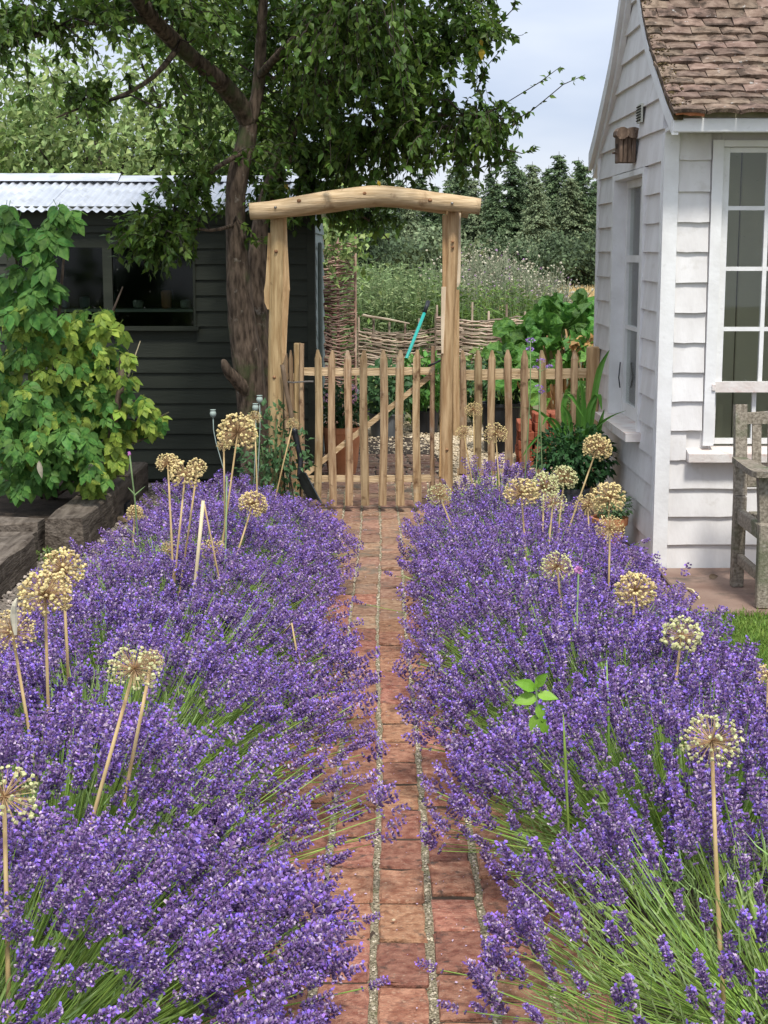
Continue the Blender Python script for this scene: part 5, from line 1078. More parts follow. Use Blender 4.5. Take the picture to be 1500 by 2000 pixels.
# pots and tubs behind the gate
D = 10.95; c = P(668, 925, D)
t = thing('terracotta_pot', 'tall tapered terracotta pot standing behind the gate', 'plant pot', (c.x, D, 0)); r0 = 30/3000*D; mb = MB(); hp_ = P(668, 833, D).z
lathe(mb, [(r0*.85, 0), (r0*1.05, hp_*.3), (r0*1.22, hp_*.88), (r0*1.30, hp_*.885), (r0*1.32, hp_), (r0*1.2, hp_), (r0*1.15, hp_-.05)], (c.x, D, .0), 28, cap=(True, True)); mb.obj('pot_body', 'terracotta', t, smooth=False)
bushy('hydrangea', 'pink flowered hydrangea growing in the tall terracotta pot', 'plant', (c.x-.01, D, hp_-.05), .17, .34, 620, .055, 'hydrangea_leaf', 31, indiv=60, flowers=(['pink_petal', 'pink_petal', 'white_petal'], 9, .030))
def tub(px0, px1, py0, py1, D, m, label, cat='tub', name='plastic_tub'):
    a = P(px0, py1, D); b = P(px1, py1, D); r = (b.x-a.x)/2; zt = P(px0, py0, D).z; t = thing(name, label, cat, ((a.x+b.x)/2, D, 0)); mb = MB()
    lathe(mb, [(r*.78, 0), (r*.95, zt*.93), (r*1.04, zt*.94), (r*1.04, zt), (r*.95, zt), (r*.93, zt-.04)], ((a.x+b.x)/2, D, 0), 26, cap=(True, True)); mb.obj('tub_body', m, t, smooth=False); return (a.x+b.x)/2, r, zt
cx, r, zt = tub(718, 792, 806, 845, 13.3, 'grey_plastic', 'low grey plastic tub on the pale gravel behind the gate')
bushy('courgette_plant', 'spreading green plant growing in the low grey tub', 'plant', (cx, 13.3, zt-.02), .26, .42, 500, .10, 'rose_leaf', 32, indiv=40)
cx, r, zt = tub(800, 860, 800, 842, 13.6, 'black_plastic', 'low black tub near the right arch post behind the gate')
bushy('courgette_plant', 'leafy green plant growing in the low black tub', 'plant', (cx, 13.6, zt-.02), .26, .48, 560, .11, 'rhubarb', 33, indiv=60)
cx, r, zt = tub(938, 1018, 786, 855, 12.3, 'black_plastic', 'large dark blue black tub behind the picket fence')
bushy('potato_plant', 'dark green leafy plant filling the large dark tub', 'plant', (cx, 12.3, zt-.03), .24, .42, 560, .075, 'hydrangea_leaf', 34, indiv=60)
bushy('bean_plant', 'green climbing bean plants in front of the low wattle fence', 'plant', (1.05, 14.3, 0), .42, .72, 1300, .075, 'leaf_mid', 35); bushy('bean_plant', 'tangled green plants at the foot of the tall willow hurdle', 'plant', (.05, 14.4, 0), .5, .50, 1000, .075, 'leaf_mid', 36)
bushy('box_shrub', 'small bright green shrub behind the last fence pickets', 'shrub', (1.42, 11.0, .2), .16, .42, 1100, .035, 'leaf_mid', 37)
bushy('squash_plant', 'mounded green plant behind the right arch post', 'plant', (.62, 14.2, 0), .3, .62, 800, .09, 'rose_leaf', 38)
# stack of red bricks
bs = thing('brick_stack', 'loose stack of new red bricks behind the picket fence', 'bricks', (1.05, 11.6, 0)); random.seed(17)
bxm = cbox(MB(), -.1075, .1075, -.051, .051, 0, .065, .004, j=.002).mesh('brick', 'brick_red'); ptop = P(1040, 808, 11.5).z; x0 = P(1003, 900, 11.5).x
for lv in range(7):
    if lv*.066 > ptop: break
    for j in range(3):
        if lv == 5 and j == 0 or lv > 5 and j != 1: continue
        for k in range(2):
            rot = (lv % 2)*math.pi/2 if j < 2 else 0; place('brick', bxm, bs, Matrix.Translation((x0+.08+j*.115+random.uniform(-.01, .01), 11.5+k*.115+random.uniform(-.01, .01), lv*.0665+.004)) @ Matrix.Rotation(math.pi/2+random.uniform(-.08, .08)+(rot if random.random() < .4 else 0)*0, 4, 'Z'))

# galvanised pot with geranium and crocosmia, small herb pot
cx, cy = 1.07, 8.72; gp = thing('galvanised_pot', 'ribbed galvanised metal planter beside the summerhouse side wall', 'plant pot', (cx, cy, 0)); mb = MB()
lathe(mb, [(.085, 0), (.105, .24), (.108, .245), (.111, .262), (.104, .264), (.10, .22)], (cx, cy, .0), 48, cap=(True, True), wave=(.03, 2)); mb.obj('pot_body', 'galvanised', gp)
bushy('geranium', 'dark green cut leaved geranium spilling from the galvanised planter', 'plant', (cx+.02, cy, .24), .235, .36, 1500, .052, 'geranium', 51, indiv=120)
cr_ = thing('crocosmia', 'sword shaped bright green leaves rising above the geranium by the house', 'plant', (cx+.06, cy+.1, .2))
for (b0, tp, wd) in [((1150, 860), [(1160, 780), (1172, 720), (1190, 684)], .020), ((1143, 860), [(1150, 800), (1168, 770), (1175, 800)], .018), ((1128, 870), [(1130, 800), (1128, 760)], .017), ((1110, 870), [(1100, 800), (1112, 770), (1140, 815)], .017), ((1105, 880), [(1080, 830), (1045, 800), (990, 795)], .015), ((1100, 880), [(1090, 830), (1070, 815), (1060, 830)], .014), ((1095, 900), [(1092, 860), (1090, 900)], .013), ((1130, 880), [(1160, 840), (1190, 815), (1222, 802)], .012), ((1085, 900), [(1060, 850), (1035, 870), (1022, 890)], .010), ((1165, 880), [(1172, 830), (1180, 800)], .015), ((1118, 870), [(1112, 815), (1098, 790)], .015), ((1136, 870), [(1140, 790), (1133, 740)], .016)]:
    q, rr = smooth([P(a, b, 8.75-.02*i) for i, (a, b) in enumerate([b0]+tp)], [wd*.8]+[wd]*(len(tp)-1)+[.002], 4); mb = MB(); V = []
    for i, (p, r) in enumerate(zip(q, rr)): V += [(p.x-r*.9, p.y, p.z), (p.x, p.y+r*.5, p.z), (p.x+r*.9, p.y-r*.2, p.z)]
    k = len(q); mb.add(V, [(i*3+j, i*3+j+1, i*3+4+j, i*3+3+j) for i in range(k-1) for j in range(2)]).obj('leaf', 'crocosmia', cr_)
cx, cy = 1.215, 8.15; sp_ = thing('terracotta_pot', 'small rimmed terracotta pot against the white side wall', 'plant pot', (cx, cy, 0)); mb = MB()
lathe(mb, [(.062, 0), (.088, .125), (.098, .126), (.102, .165), (.090, .165), (.086, .14)], (cx, cy, .022), 24, cap=(True, True)); mb.obj('pot_body', 'terracotta', sp_)
bushy('sage_plant', 'bushy soft green herb growing in the small terracotta pot', 'plant', (cx+.02, cy, .17), .105, .15, 520, .030, 'herb_leaf', 52, indiv=60)
# rose bush at the foot of the left post
rb = bushy('rose_bush', 'green rose bush at the foot of the left arch post', 'shrub', (-.66, 9.0, .02), .23, .66, 620, .050, 'rose_leaf', 53, indiv=160, stems=8)
S = MB()
for k in range(6): tube(S, [P(540+k*9, 985, 9.0), P(530+k*10+random.uniform(-15, 15), 880, 9.0)], .005, 5)
S.obj('canes', 'bark_dark', rb)

# ================================================================ THE BIG LEAFY SHRUB AT THE LEFT (compound leaves, each its own part)
random.seed(19); rs = np.random.RandomState(19)
def compound(nl, seed):
    r_ = np.random.RandomState(seed); mb = MB(); ps, ds, us, ss = [], [], [], []
    ps.append((0, .48, -.02)); ds.append((0, 1, -.25)); us.append((0, .1, 1)); ss.append(.50)
    for k in range((nl-1)//2):
        y = .46-.20*k
        for s_ in (-1, 1): ps.append((.02*s_, y, -.01*k)); ds.append((s_*.9, .45+.1*r_.normal(), -.32)); us.append((s_*.25, 0, 1)); ss.append(.44-.04*k)
    mb.inst(LEAFB, frames(ps, ds, us, ss, np.array(ss)*1.05)); tube(mb, [(0, 0, .03), (0, .25, .02), (0, .5, -.02)], [.012, .01, .008], 3, cap=False); return mb
CG = [compound(n_, i) for i, n_ in enumerate((5, 7, 5, 5))]; CGM = [c.mesh('leaf', 'rasp_green', True) for c in CG]; CYM = [c.mesh('leaf', 'rasp_yellow', True) for c in CG]
bush = thing('elder_shrub', 'big leafy shrub with green and yellow green drooping leaves in the raised bed', 'shrub', (-2.0, 9.1, .12))
S = MB(); b0 = Vector((-2.05, 9.2, .1))
for (a, b, D, r_) in [(240, 560, 9.3, .016), (130, 440, 8.9, .014), (20, 420, 8.8, .014), (300, 850, 9.2, .012), (200, 700, 9.1, .02), (60, 700, 8.8, .014), (150, 640, 9.0, .016), (330, 805, 9.2, .008), (-40, 600, 8.8, .012), (-120, 700, 9.0, .012), (100, 860, 8.6, .010), (250, 930, 8.9, .010)]:
    e = P(a, b, D); m_ = (b0+e)/2+Vector((0, 0, .08)); tube(S, [b0, m_, e], [r_*1.6, r_, .004], 6, wob=.05)
S.obj('stems', 'bark', bush, smooth=True)
mb = MB(); tube(mb, [P(212, 880, 8.9), P(235, 760, 8.95), P(238, 700, 9.0)], [.024, .021, .016], 8, wob=.05); mb.obj('trunk', 'bark', bush, smooth=True)
mb = MB(); tube(mb, [P(250, 735, 9.1), P(262, 700, 9.1), P(274, 666, 9.1)], [.006, .004, .003], 5); mb.obj('dead_twig', 'cane', bush)
def cl_(cx, cy, rx_, ry_, D, dd, n, yf, s_): return dict(c=(cx, cy, rx_, ry_, D, dd), n=n, y=yf, s=s_)
CLS = [cl_(30, 560, 60, 110, 8.75, .15, 34, .05, .19), cl_(112, 440, 40, 26, 8.7, .06, 7, 0, .19), cl_(90, 500, 40, 36, 8.65, .08, 9, 0, .2), cl_(8, 460, 24, 50, 8.7, .1, 9, .15, .18), cl_(75, 590, 40, 60, 8.7, .1, 16, .1, .19), cl_(172, 690, 85, 66, 9.05, .2, 84, .66, .13), cl_(205, 765, 66, 64, 9.05, .2, 58, .62, .13), cl_(80, 720, 90, 60, 8.9, .2, 56, .45, .14), cl_(90, 650, 80, 40, 9.0, .2, 30, .5, .14), cl_(150, 820, 80, 50, 9.0, .2, 34, .4, .14),
       cl_(240, 830, 66, 42, 9.05, .15, 40, .6, .14), cl_(70, 830, 90, 70, 8.8, .2, 62, .2, .155), cl_(50, 920, 70, 66, 8.65, .2, 56, .05, .155), cl_(140, 905, 56, 52, 8.75, .15, 36, .25, .155), cl_(185, 955, 26, 36, 8.75, .08, 14, .6, .13), cl_(300, 838, 26, 24, 9.15, .06, 7, .25, .13), cl_(-60, 700, 60, 200, 8.9, .3, 40, .3, .17), cl_(225, 900, 22, 50, 8.9, .1, 10, .9, .14), cl_(125, 862, 14, 12, 8.35, .03, 3, 0, .19), cl_(168, 878, 14, 12, 8.35, .03, 3, 0, .19)]
cnt = 0; leaves_ = []
for c in CLS:
    cx, cy, rx_, ry_, D, dd = c['c']
    for _ in range(int(c['n']*1.2)):
        while True:
            u, v = random.uniform(-1, 1), random.uniform(-1, 1)
            if u*u+v*v <= 1: break
        p = P(cx+u*rx_, cy+v*ry_, D+random.gauss(0, dd)); yel = random.random() < c['y']; s_ = c['s']*random.uniform(.75, 1.1)*1.08
        d = Vector((u*.6+random.gauss(0, .45), -.55+random.gauss(0, .35), -.55+random.gauss(0, .25)-.2*v)).normalized()
        A = frames([p-d*s_*.5+Vector((0, 0, .04))], [d], [(random.gauss(0, .25), -.75, .85)], [s_])[0]; k = random.randint(0, 3); cnt += 1
        leaves_.append((p.y, yel, k, A))
leaves_.sort(key=lambda q: q[0]); CT = [c.template() for c in CG]; lo = {False: MB(), True: MB()}
for i, (_, yel, k, A) in enumerate(leaves_):
    if i < 300: place('leaf', (CYM if yel else CGM)[k], bush, m44(A))
    else: lo[yel].inst(CT[k], A[None])
for yel in (False, True): lo[yel].obj('inner_leaves', 'rasp_yellow' if yel else 'rasp_green', bush, smooth=True)['kind'] = 'stuff'
mb = MB(); mb.inst(LEAFB, frames([P(76, 900, 8.35), P(178, 905, 8.4)], [(.1, -.1, -1), (-.05, 0, -1)], [(0, -1, 0), (0, -1, .1)], [.10, .085], [.05, .06])); mb.obj('dead_leaf', 'seed_pale', bush)

# ================================================================ LAVENDER
def spike_T(seed, whorls, per, petals, ribs=4, fat=1.):
    r_ = np.random.RandomState(seed); V = []; F = []; mats = []
    def bud(p, d, l, w_, m):
        d = d/np.linalg.norm(d); s = np.cross(d, [0.1, .2, 1.]); s /= np.linalg.norm(s); u = np.cross(d, s); b = len(V); V.append(tuple(p))
        for k in range(3): a = 2.094*k; V.append(tuple(p+d*l*.62+(s*math.cos(a)+u*math.sin(a))*w_))
        V.append(tuple(p+d*l)); F.extend([(b, b+1, b+2), (b, b+2, b+3), (b, b+3, b+1), (b+4, b+2, b+1), (b+4, b+3, b+2), (b+4, b+1, b+3)]); mats.extend([m]*6)
    def petal(p, d, w_, m):
        d = d/np.linalg.norm(d); s = np.cross(d, r_.normal(size=3)); s /= np.linalg.norm(s); b = len(V); V.extend([tuple(p), tuple(p+d*w_+s*w_*.6), tuple(p+d*w_*1.5), tuple(p+d*w_-s*w_*.6)]); F.extend([(b, b+1, b+2), (b, b+2, b+3)]); mats.extend([m]*2)
    Lh = 1.0
    for w_ in range(whorls):
        t = (w_+.3)/whorls; prof = math.sin(math.pi*(t*.78+.16))**.7
        if w_ == 0: t = -.12; prof *= .75
        for k in range(per):
            a = 6.283*k/per+w_*.6+r_.normal()*.15; o_ = np.array([math.cos(a), math.sin(a), 0]); p = np.array([0, 0, t*Lh])+o_*.03; d = o_*.8+np.array([0, 0, .75+.3*r_.normal()])
            bud(p, d, .19*prof*r_.uniform(.85, 1.2)*fat, .042*fat*1.15, 1 if r_.rand() < .16 else 0)
    for k in range(petals):
        t = r_.beta(1.6, 1.2)*.98; a = r_.uniform(0, 6.283); prof = math.sin(math.pi*(t*.78+.16))**.7; o_ = np.array([math.cos(a), math.sin(a), 0])
        petal(np.array([0, 0, t*Lh+.06])+o_*.13*prof*fat, o_+np.array([0, 0, .4*r_.normal()+.4]), r_.uniform(.060, .095)*fat, 2 if r_.rand() < .86 else 1)
    V = np.array(V)[:, [0, 2, 1]]*np.array([1, 1, -1])   # axis along +Y
    mb = MB(); F3 = np.array(F); mb.V.append(V); mb.n = len(V); mb.F[3].append(F3); mb.I[3].append(np.array(mats)); return mb
LAVM = ['lav_calyx', 'lav_pale', 'lav_petal']
NEAR = [spike_T(i, 7, 8, p) for i, p in enumerate((10, 18, 28, 34, 6, 24))]; NEARM = [s.mesh('flower_spike', LAVM) for s in NEAR]
MID = [s.template() for s in (spike_T(20+i, 5, 6, p, fat=1.12) for i, p in enumerate((8, 14, 22, 12)))]
FAR = [s.template() for s in (spike_T(30+i, 5, 4, p, fat=1.2) for i, p in enumerate((5, 9, 3)))]
def vnoise(x, y, s): return (np.sin(x*3.1*s+1.3+2*np.sin(y*2.3*s))+np.sin(y*3.7*s-.7+1.6*np.sin(x*2.9*s+2))+np.sin((x+y)*5.1*s+.4))/3
def lavender(cx, cy, rx_, ry_, h_, n, label, seed, side, lean=(0, 0), thin=.0, hs=1., indiv=110, stem=1.):
    """one bush: stems fan out from the crown, a flower spike on each"""
    rs = np.random.RandomState(seed); t = thing('lavender_bush', label, 'lavender', (cx, cy, 0), 'lavender bushes lining the path')
    r = np.sqrt(rs.rand(n))**.92; a = rs.uniform(0, 6.2832, n); ux, uy = np.cos(a), np.sin(a)
    x = cx+lean[0]*.5+ux*r*rx_*(1+.12*np.sin(a*3+seed)); y = cy+lean[1]*.5+uy*r*ry_; keep = (vnoise(x, y, 1.35)+.5*rs.normal(size=n)*.5 > -.66+thin*.9)
    front = np.clip((cy-y)/ry_, 0, 1); keep &= rs.rand(n) > front*(.30 if side < 0 else .55 if cy < 5 else .40)
    x, y, r, ux, uy = x[keep], y[keep], r[keep], ux[keep], uy[keep]; n = len(x)
    z = h_*(1-.50*r**2.4)+.035*vnoise(x, y, 3.3)+rs.normal(size=n)*(.026 if side < 0 else .042); top = np.stack([x, y, z], 1)
    # some spikes sit on shorter stems inside the bush
    short = rs.rand(n) < .16; top[short, 2] -= rs.uniform(.03, .12, short.sum())
    base = np.stack([cx+(x-cx)*.30, cy+(y-cy)*.30, np.full(n, .10)+.05*rs.rand(n)], 1)
    out_ = np.clip(r-.72, 0, 1)*(np.sign(ux) == -side); top[:, 2] += .10*out_
    d0 = nrm(top-base); axis = nrm(d0*1.0+np.array([0, 0, .22 if side < 0 else 1.0])+np.array([lean[0], lean[1], 0])*.55+rs.normal(size=(n, 3))*.11)
    L_ = rs.uniform(.044, .084, n)*hs; W_ = (.052+.1*(L_-.06))*rs.uniform(.85, 1.2, n)*hs
    A = frames(top, axis, rs.normal(size=(n, 3)), L_, W_); dist = top[:, 1]
    vis = (np.abs(top[:, 0]/np.maximum(top[:, 1], .1)) < .262)
    ind = np.zeros(n, bool)
    if indiv: order = np.argsort(np.where(vis, 0, 50)+dist+rs.rand(n)*.25); ind[order[:indiv]] = True
    kk = rs.randint(0, 6, n)
    for i in np.where(ind)[0]: place('flower_spike', NEARM[kk[i]], t, m44(A[i]))
    mb = MB(); rest = np.where(~ind)[0]; TT = MID if cy < 5.0 else FAR
    for k in range(len(TT)): s_ = rest[kk[rest] % len(TT) == k]; mb.inst(TT[k], A[s_])
    mb.obj('flower_spikes', LAVM, t)['kind'] = 'stuff'
    # stems: three-sided ribbons bowing outward
    mid = (base+top)/2+np.stack([(x-cx)*.10, (y-cy)*.10, np.zeros(n)-.01], 1)+rs.normal(size=(n, 3))*.006
    q1 = base*.25+mid*.5+top*.25 ; wv = .0012*stem*(1+.12*np.maximum(0, dist-2.5)); V = np.empty((n, 9, 3))
    sd_ = nrm(np.cross(top-base, rs.normal(size=(n, 3)))); s2 = nrm(np.cross(top-base, sd_))
    for j, p in enumerate((base, q1, top)):
        ww = (wv*(1.25, 1.1, .8)[j])[:, None]; V[:, j*3] = p+sd_*ww; V[:, j*3+1] = p-sd_*ww*.5+s2*ww*.87; V[:, j*3+2] = p-sd_*ww*.5-s2*ww*.87
    F = np.array([(j*3+k, j*3+(k+1) % 3, j*3+3+(k+1) % 3, j*3+3+k) for j in range(2) for k in range(3)]); mb = MB(); mb.V.append(V.reshape(-1, 3)); mb.n = n*9
    mb.F[4].append((F[None]+(np.arange(n)*9)[:, None, None]).reshape(-1, 4)); mb.I[4].append(np.zeros(n*6, int)); mb.obj('stems', 'lav_stem', t)['kind'] = 'stuff'
    # narrow grey green leaves of the crown of the bush
    m_ = int(n*4.6); r = np.sqrt(rs.rand(m_)); a = rs.uniform(0, 6.2832, m_); hh = h_*rs.uniform(.15, .86, m_)*(1-.35*r**2)
    p = np.stack([cx+np.cos(a)*r*rx_*.84, cy+np.sin(a)*r*ry_*.84, hh], 1); d = np.stack([np.cos(a)*r*.9, np.sin(a)*r*.9, np.full(m_, .9)], 1)+rs.normal(size=(m_, 3))*.38
    A = frames(p, d, rs.normal(size=(m_, 3)), rs.uniform(.045, .095, m_), rs.uniform(.0028, .0045, m_)*(1+.1*max(0, cy-3))); leafset('foliage', BLADE, A, 'lav_leaf', t)
    return t
LAV = [ # cx, cy, rx, ry, h, n, label, side, lean, thin
 (-0.870, 1.75, 0.66, .50, .46, 1250, 'lavender bush in the bottom left corner, lowest in view', -1, (0.280, .05), .28),
 (-0.860, 2.55, 0.66, .52, .49, 1250, 'lavender bush leaning over the path above the bottom left corner', -1, (0.320, .05), .30),
 (-0.800, 3.32, 0.67, .52, .47, 1350, 'lavender bush around the foot of the pale allium with the thick straw stem at left', -1, (0.240, .05), .28),
 (-0.810, 4.10, 0.60, .50, .46, 1400, 'lavender bush right of the tall group of dry alliums at the left edge', -1, (0.200, .0), .22),
 (-0.830, 4.85, 0.60, .46, .45, 1250, 'lavender bush with the bent dry stalk left of the path', -1, (0.200, .0), .05),
 (-0.830, 5.55, 0.58, .45, .43, 1150, 'lavender bush at the foot of the pale bamboo cane', -1, (0.200, 0), .05),
 (-0.830, 6.25, 0.60, .45, .42, 1150, 'lavender bush with a grassy gap behind the cane', -1, (0.150, 0), .22),
 (-0.730, 6.95, 0.58, .45, .40, 1050, 'lavender bush left of the path where the bricks turn grey', -1, (0.100, 0), .05),
 (-0.770, 7.60, 0.46, .40, .34, 800, 'lavender bush below the spade blade beside the gate', -1, (0.100, 0), .0),
 (-0.970, 8.30, 0.36, .26, .30, 420, 'small lavender bush in front of the rose at the far left end', -1, (0.000, 0), .1),
 (0.820, 1.85, 0.62, .50, .44, 950, 'lavender bush in the bottom right corner, lowest in view', 1, (-0.100, -.05), .28),
 (0.830, 2.72, 0.62, .54, .50, 1000, 'lavender bush with upright purple heads around the stem of the big near allium at right', 1, (-0.100, -.05), .42),
 (0.795, 3.62, 0.58, .48, .45, 1300, 'lavender bush with a green stemmed gap in front at right', 1, (-0.120, 0), .18),
 (0.715, 4.36, 0.54, .46, .44, 1250, 'lavender bush around the bright green sapling', 1, (-0.100, 0), .12),
 (0.675, 5.06, 0.53, .45, .43, 1200, 'lavender bush beside the lawn edge below the creamy podded allium', 1, (-0.050, 0), .05),
 (0.635, 5.75, 0.52, .45, .42, 1100, 'lavender bush at the corner of the lawn and the paving', 1, (0.000, 0), .12),
 (0.610, 6.42, 0.50, .45, .37, 1050, 'lavender bush in front of the corner of the summerhouse', 1, (0.000, 0), .05),
 (0.560, 7.10, 0.49, .45, .31, 950, 'lavender bush below the cluster of alliums by the terracotta pot', 1, (0.000, 0), .05),
 (0.625, 7.80, 0.47, .42, .29, 800, 'lavender bush in front of the galvanised planter', 1, (0.000, 0), .1),
 (0.635, 8.50, 0.34, .30, .36, 360, 'loose grey green lavender bush at the foot of the right arch post', 1, (0.000, 0), .3)]
for i, (cx, cy, a, b, h_, n, lab, sd_, ln_, th_) in enumerate(LAV):
    lavender(cx, cy, a, b, h_, int(n*(.95 if cy < 3.5 else .80)), lab, 400+i, sd_, ln_, th_, indiv=280 if cy < 3 else 200 if cy < 5 else 90, hs=1.0 if cy < 5 else 1.05)
# long outlying sprigs that hang over the bricks
sg = []
for (px, py, z, dx) in [(700, 1530, .16, 1), (706, 1640, .2, 1), (700, 1800, .2, 1), (712, 1930, .2, 1), (712, 1180, .2, 1), (860, 1895, .2, -1), (905, 1975, .22, -1), (770, 1125, .2, -1), (1250, 1060, .3, 1), (1400, 1200, .3, 1)]:
    p = G(px, py, z); sg.append((p, dx))
for p, dx in sg:
    t = None
sb_ = [o for o in bpy.data.objects if o.name.startswith('lavender_bush') and o.parent is None]
for i, (p, dx) in enumerate(sg):
    par = min(sb_, key=lambda o: (o.location.xy-p.xy).length); d = Vector((p.x-par.location.x, (p.y-par.location.y)*.3+.12, .22)).normalized()
    A = frames([p], [d], [(0, .3, 1)], [.05], [.05])[0]; place('flower_spike', NEARM[i % 6], par, m44(A)); mb = MB(); b = Vector((par.location.x*.45+p.x*.55, par.location.y*.45+p.y*.55, .12)); tube(mb, [b, (b+p)/2+Vector((0, 0, .02)), p], .0013, 4, cap=False); mb.obj('stem', 'lav_stem', par)

# ================================================================ ALLIUMS
def allium_T(seed, n, podr, ray=.0085, zmin=-.75):
    r_ = np.random.RandomState(seed); k = np.arange(n)+.5; z = 1-(1-zmin)*k/n; th = 2.39996*k; s = np.sqrt(1-z*z); d = np.stack([s*np.cos(th), s*np.sin(th), z], 1)+r_.normal(size=(n, 3))*.10; d = nrm(d); L_ = r_.uniform(.80, 1.0, n)*(1+.04*np.sin(d[:, 0]*4+seed)); kp = (r_.rand(n) > .12) & (np.sin(d[:, 0]*3.3+seed)+np.sin(d[:, 1]*2.9+seed*1.7) > -1.75); d = d[kp]; L_ = L_[kp]; n = len(d)
    rays = MB()
    for i in range(n): tube(rays, [tuple(d[i]*.02), tuple(d[i]*L_[i])], [ray*1.2, ray*.9], 3, cap=False)
    pods = MB(); OCT = tmpl([(1, 0, 0), (0, 1, 0), (-1, 0, 0), (0, -1, 0), (0, 0, 1), (0, 0, -1), (.66, .66, .3), (-.66, .66, .3), (-.66, -.66, .3), (.66, -.66, .3)], [(0, 6, 4), (6, 1, 4), (1, 7, 4), (7, 2, 4), (2, 8, 4), (8, 3, 4), (3, 9, 4), (9, 0, 4), (0, 5, 6), (6, 5, 1), (1, 5, 7), (7, 5, 2), (2, 5, 8), (8, 5, 3), (3, 5, 9), (9, 5, 0)])
    pods.inst(OCT, frames(d*L_[:, None], r_.normal(size=(n, 3)), d, podr*r_.uniform(.7, 1.2, n))); return rays, pods
AT = {}
for k, (n, pr) in {'dense': (230, .084), 'open': (125, .078), 'pods': (105, .112), 'fine': (190, .058)}.items():
    for sd_ in (0, 1, 2, 3):
        a, b = allium_T(sd_*7+len(k), n, pr, .011 if k != 'fine' else .009); AT[k, sd_] = (a.mesh('flower_rays', 'allium_ray'), {m_: b.mesh('seed_pods', m_) for m_ in ('allium_pod', 'allium_green')})
ALL = [ # head px, py, radius px, distance, stem px, py lower point, kind, pod, label
 (328, 905, 22, 5.4, 340, 1180, 'dense', 'allium_pod', 'small round dry allium head, upper left of a close trio in front of the shed'),
 (362, 927, 30, 5.35, 338, 1190, 'pods', 'allium_pod', 'dry allium with fat pods, lower one of the trio in front of the shed'),
 (386, 912, 19, 5.5, 345, 1185, 'pods', 'allium_pod', 'small dry allium head tucked right in the trio in front of the shed'),
 (464, 846, 39, 6.1, 430, 1075, 'dense', 'allium_pod', 'largest golden allium head standing tall in front of the shed wall'),
 (437, 869, 15, 6.3, 440, 1040, 'fine', 'allium_pod', 'tiny dry allium head tucked under the tall golden one'),
 (497, 816, 15, 7.6, 500, 950, 'fine', 'allium_pod', 'small brown allium head against the lower tree trunk'),
 (572, 828, 13, 8.3, 545, 950, 'fine', 'allium_pod', 'little brown allium head in front of the spade shaft'),
 (494, 985, 28, 6.1, 455, 1110, 'dense', 'allium_pod', 'round dry allium low over the far left lavender'),
 (263, 1002, 18, 6.8, 262, 1080, 'dense', 'allium_pod', 'pale allium head in front of the timber offcut in the gravel'),
 (332, 1076, 20, 6.2, 335, 1150, 'fine', 'allium_pod', 'small allium head sunk in lavender left of the cane'),
 (415, 1073, 26, 5.9, 408, 1000, 'open', 'allium_pod', 'open rayed allium head leaning beside the pale cane'),
 (123, 1113, 44, 3.95, 135, 1450, 'dense', 'allium_pod', 'uppermost big dry allium of the left edge group'),
 (88, 1162, 50, 3.75, 103, 1500, 'dense', 'allium_pod', 'middle big dry allium of the left edge group'),
 (24, 1235, 46, 3.6, 55, 1425, 'fine', 'allium_pod', 'lowest pinkish allium of the left edge group with a pointed husk'),
 (262, 1307, 52, 3.05, 187, 1590, 'open', 'allium_green', 'big greenish yellow allium leaning on a thick pale stem, near left'),
 (296, 1292, 26, 3.2, 270, 1440, 'fine', 'allium_pod', 'small dry allium peeping out behind the near left leaning one'),
 (8, 1556, 68, 2.5, 12, 1800, 'open', 'allium_green', 'very near allium cut by the left edge of the view'),
 (858, 968, 24, 6.9, 893, 1050, 'fine', 'allium_green', 'bright yellow allium left of the right hand bed beside the path'),
 (925, 801, 17, 9.0, 930, 930, 'fine', 'allium_pod', 'faint allium head against the picket fence, highest one there'),
 (968, 848, 24, 8.0, 978, 1000, 'fine', 'allium_pod', 'dry allium in front of the fourth fence picket'),
 (906, 846, 17, 8.5, 926, 980, 'fine', 'allium_pod', 'small allium in front of the right arch post foot'),
 (1166, 875, 30, 7.0, 1108, 1012, 'dense', 'allium_pod', 'dry allium on a slanting stem in front of the geranium'),
 (1102, 934, 26, 6.7, 1090, 1050, 'dense', 'allium_green', 'yellowish allium at the right end of the tight cluster before the planter'),
 (1062, 952, 30, 6.5, 1058, 1080, 'dense', 'allium_green', 'allium in the middle of the tight cluster before the planter'),
 (1018, 964, 33, 6.1, 1027, 1115, 'dense', 'allium_pod', 'biggest allium at the left end of the tight cluster before the planter'),
 (1080, 982, 26, 5.9, 1068, 1100, 'open', 'allium_green', 'open pale allium just under the tight cluster'),
 (1190, 973, 34, 6.4, 1187, 1060, 'dense', 'allium_pod', 'round dry allium in front of the small terracotta pot'),
 (1148, 988, 27, 6.6, 1152, 1060, 'fine', 'allium_pod', 'spiky brown allium left of the one before the terracotta pot'),
 (1191, 1032, 30, 5.4, 1190, 1270, 'fine', 'allium_pod', 'rusty allium on a long straight stem below the terracotta pot'),
 (1088, 1107, 34, 5.0, 1100, 1225, 'open', 'allium_green', 'pale open allium in the middle of the right lavender bed'),
 (1240, 1155, 40, 4.65, 1229, 1325, 'dense', 'allium_pod', 'golden brown allium in front of the summerhouse base corner'),
 (1331, 1243, 41, 4.2, 1314, 1360, 'pods', 'allium_green', 'creamy allium with fat round pods beside the lawn'),
 (1390, 1448, 62, 2.78, 1412, 1870, 'open', 'allium_green', 'largest nearest allium with open rays at the lower right'),
 (1500, 1318, 24, 3.8, 1496, 1450, 'pods', 'allium_pod', 'allium cut by the right edge beside the lawn')]
random.seed(23)
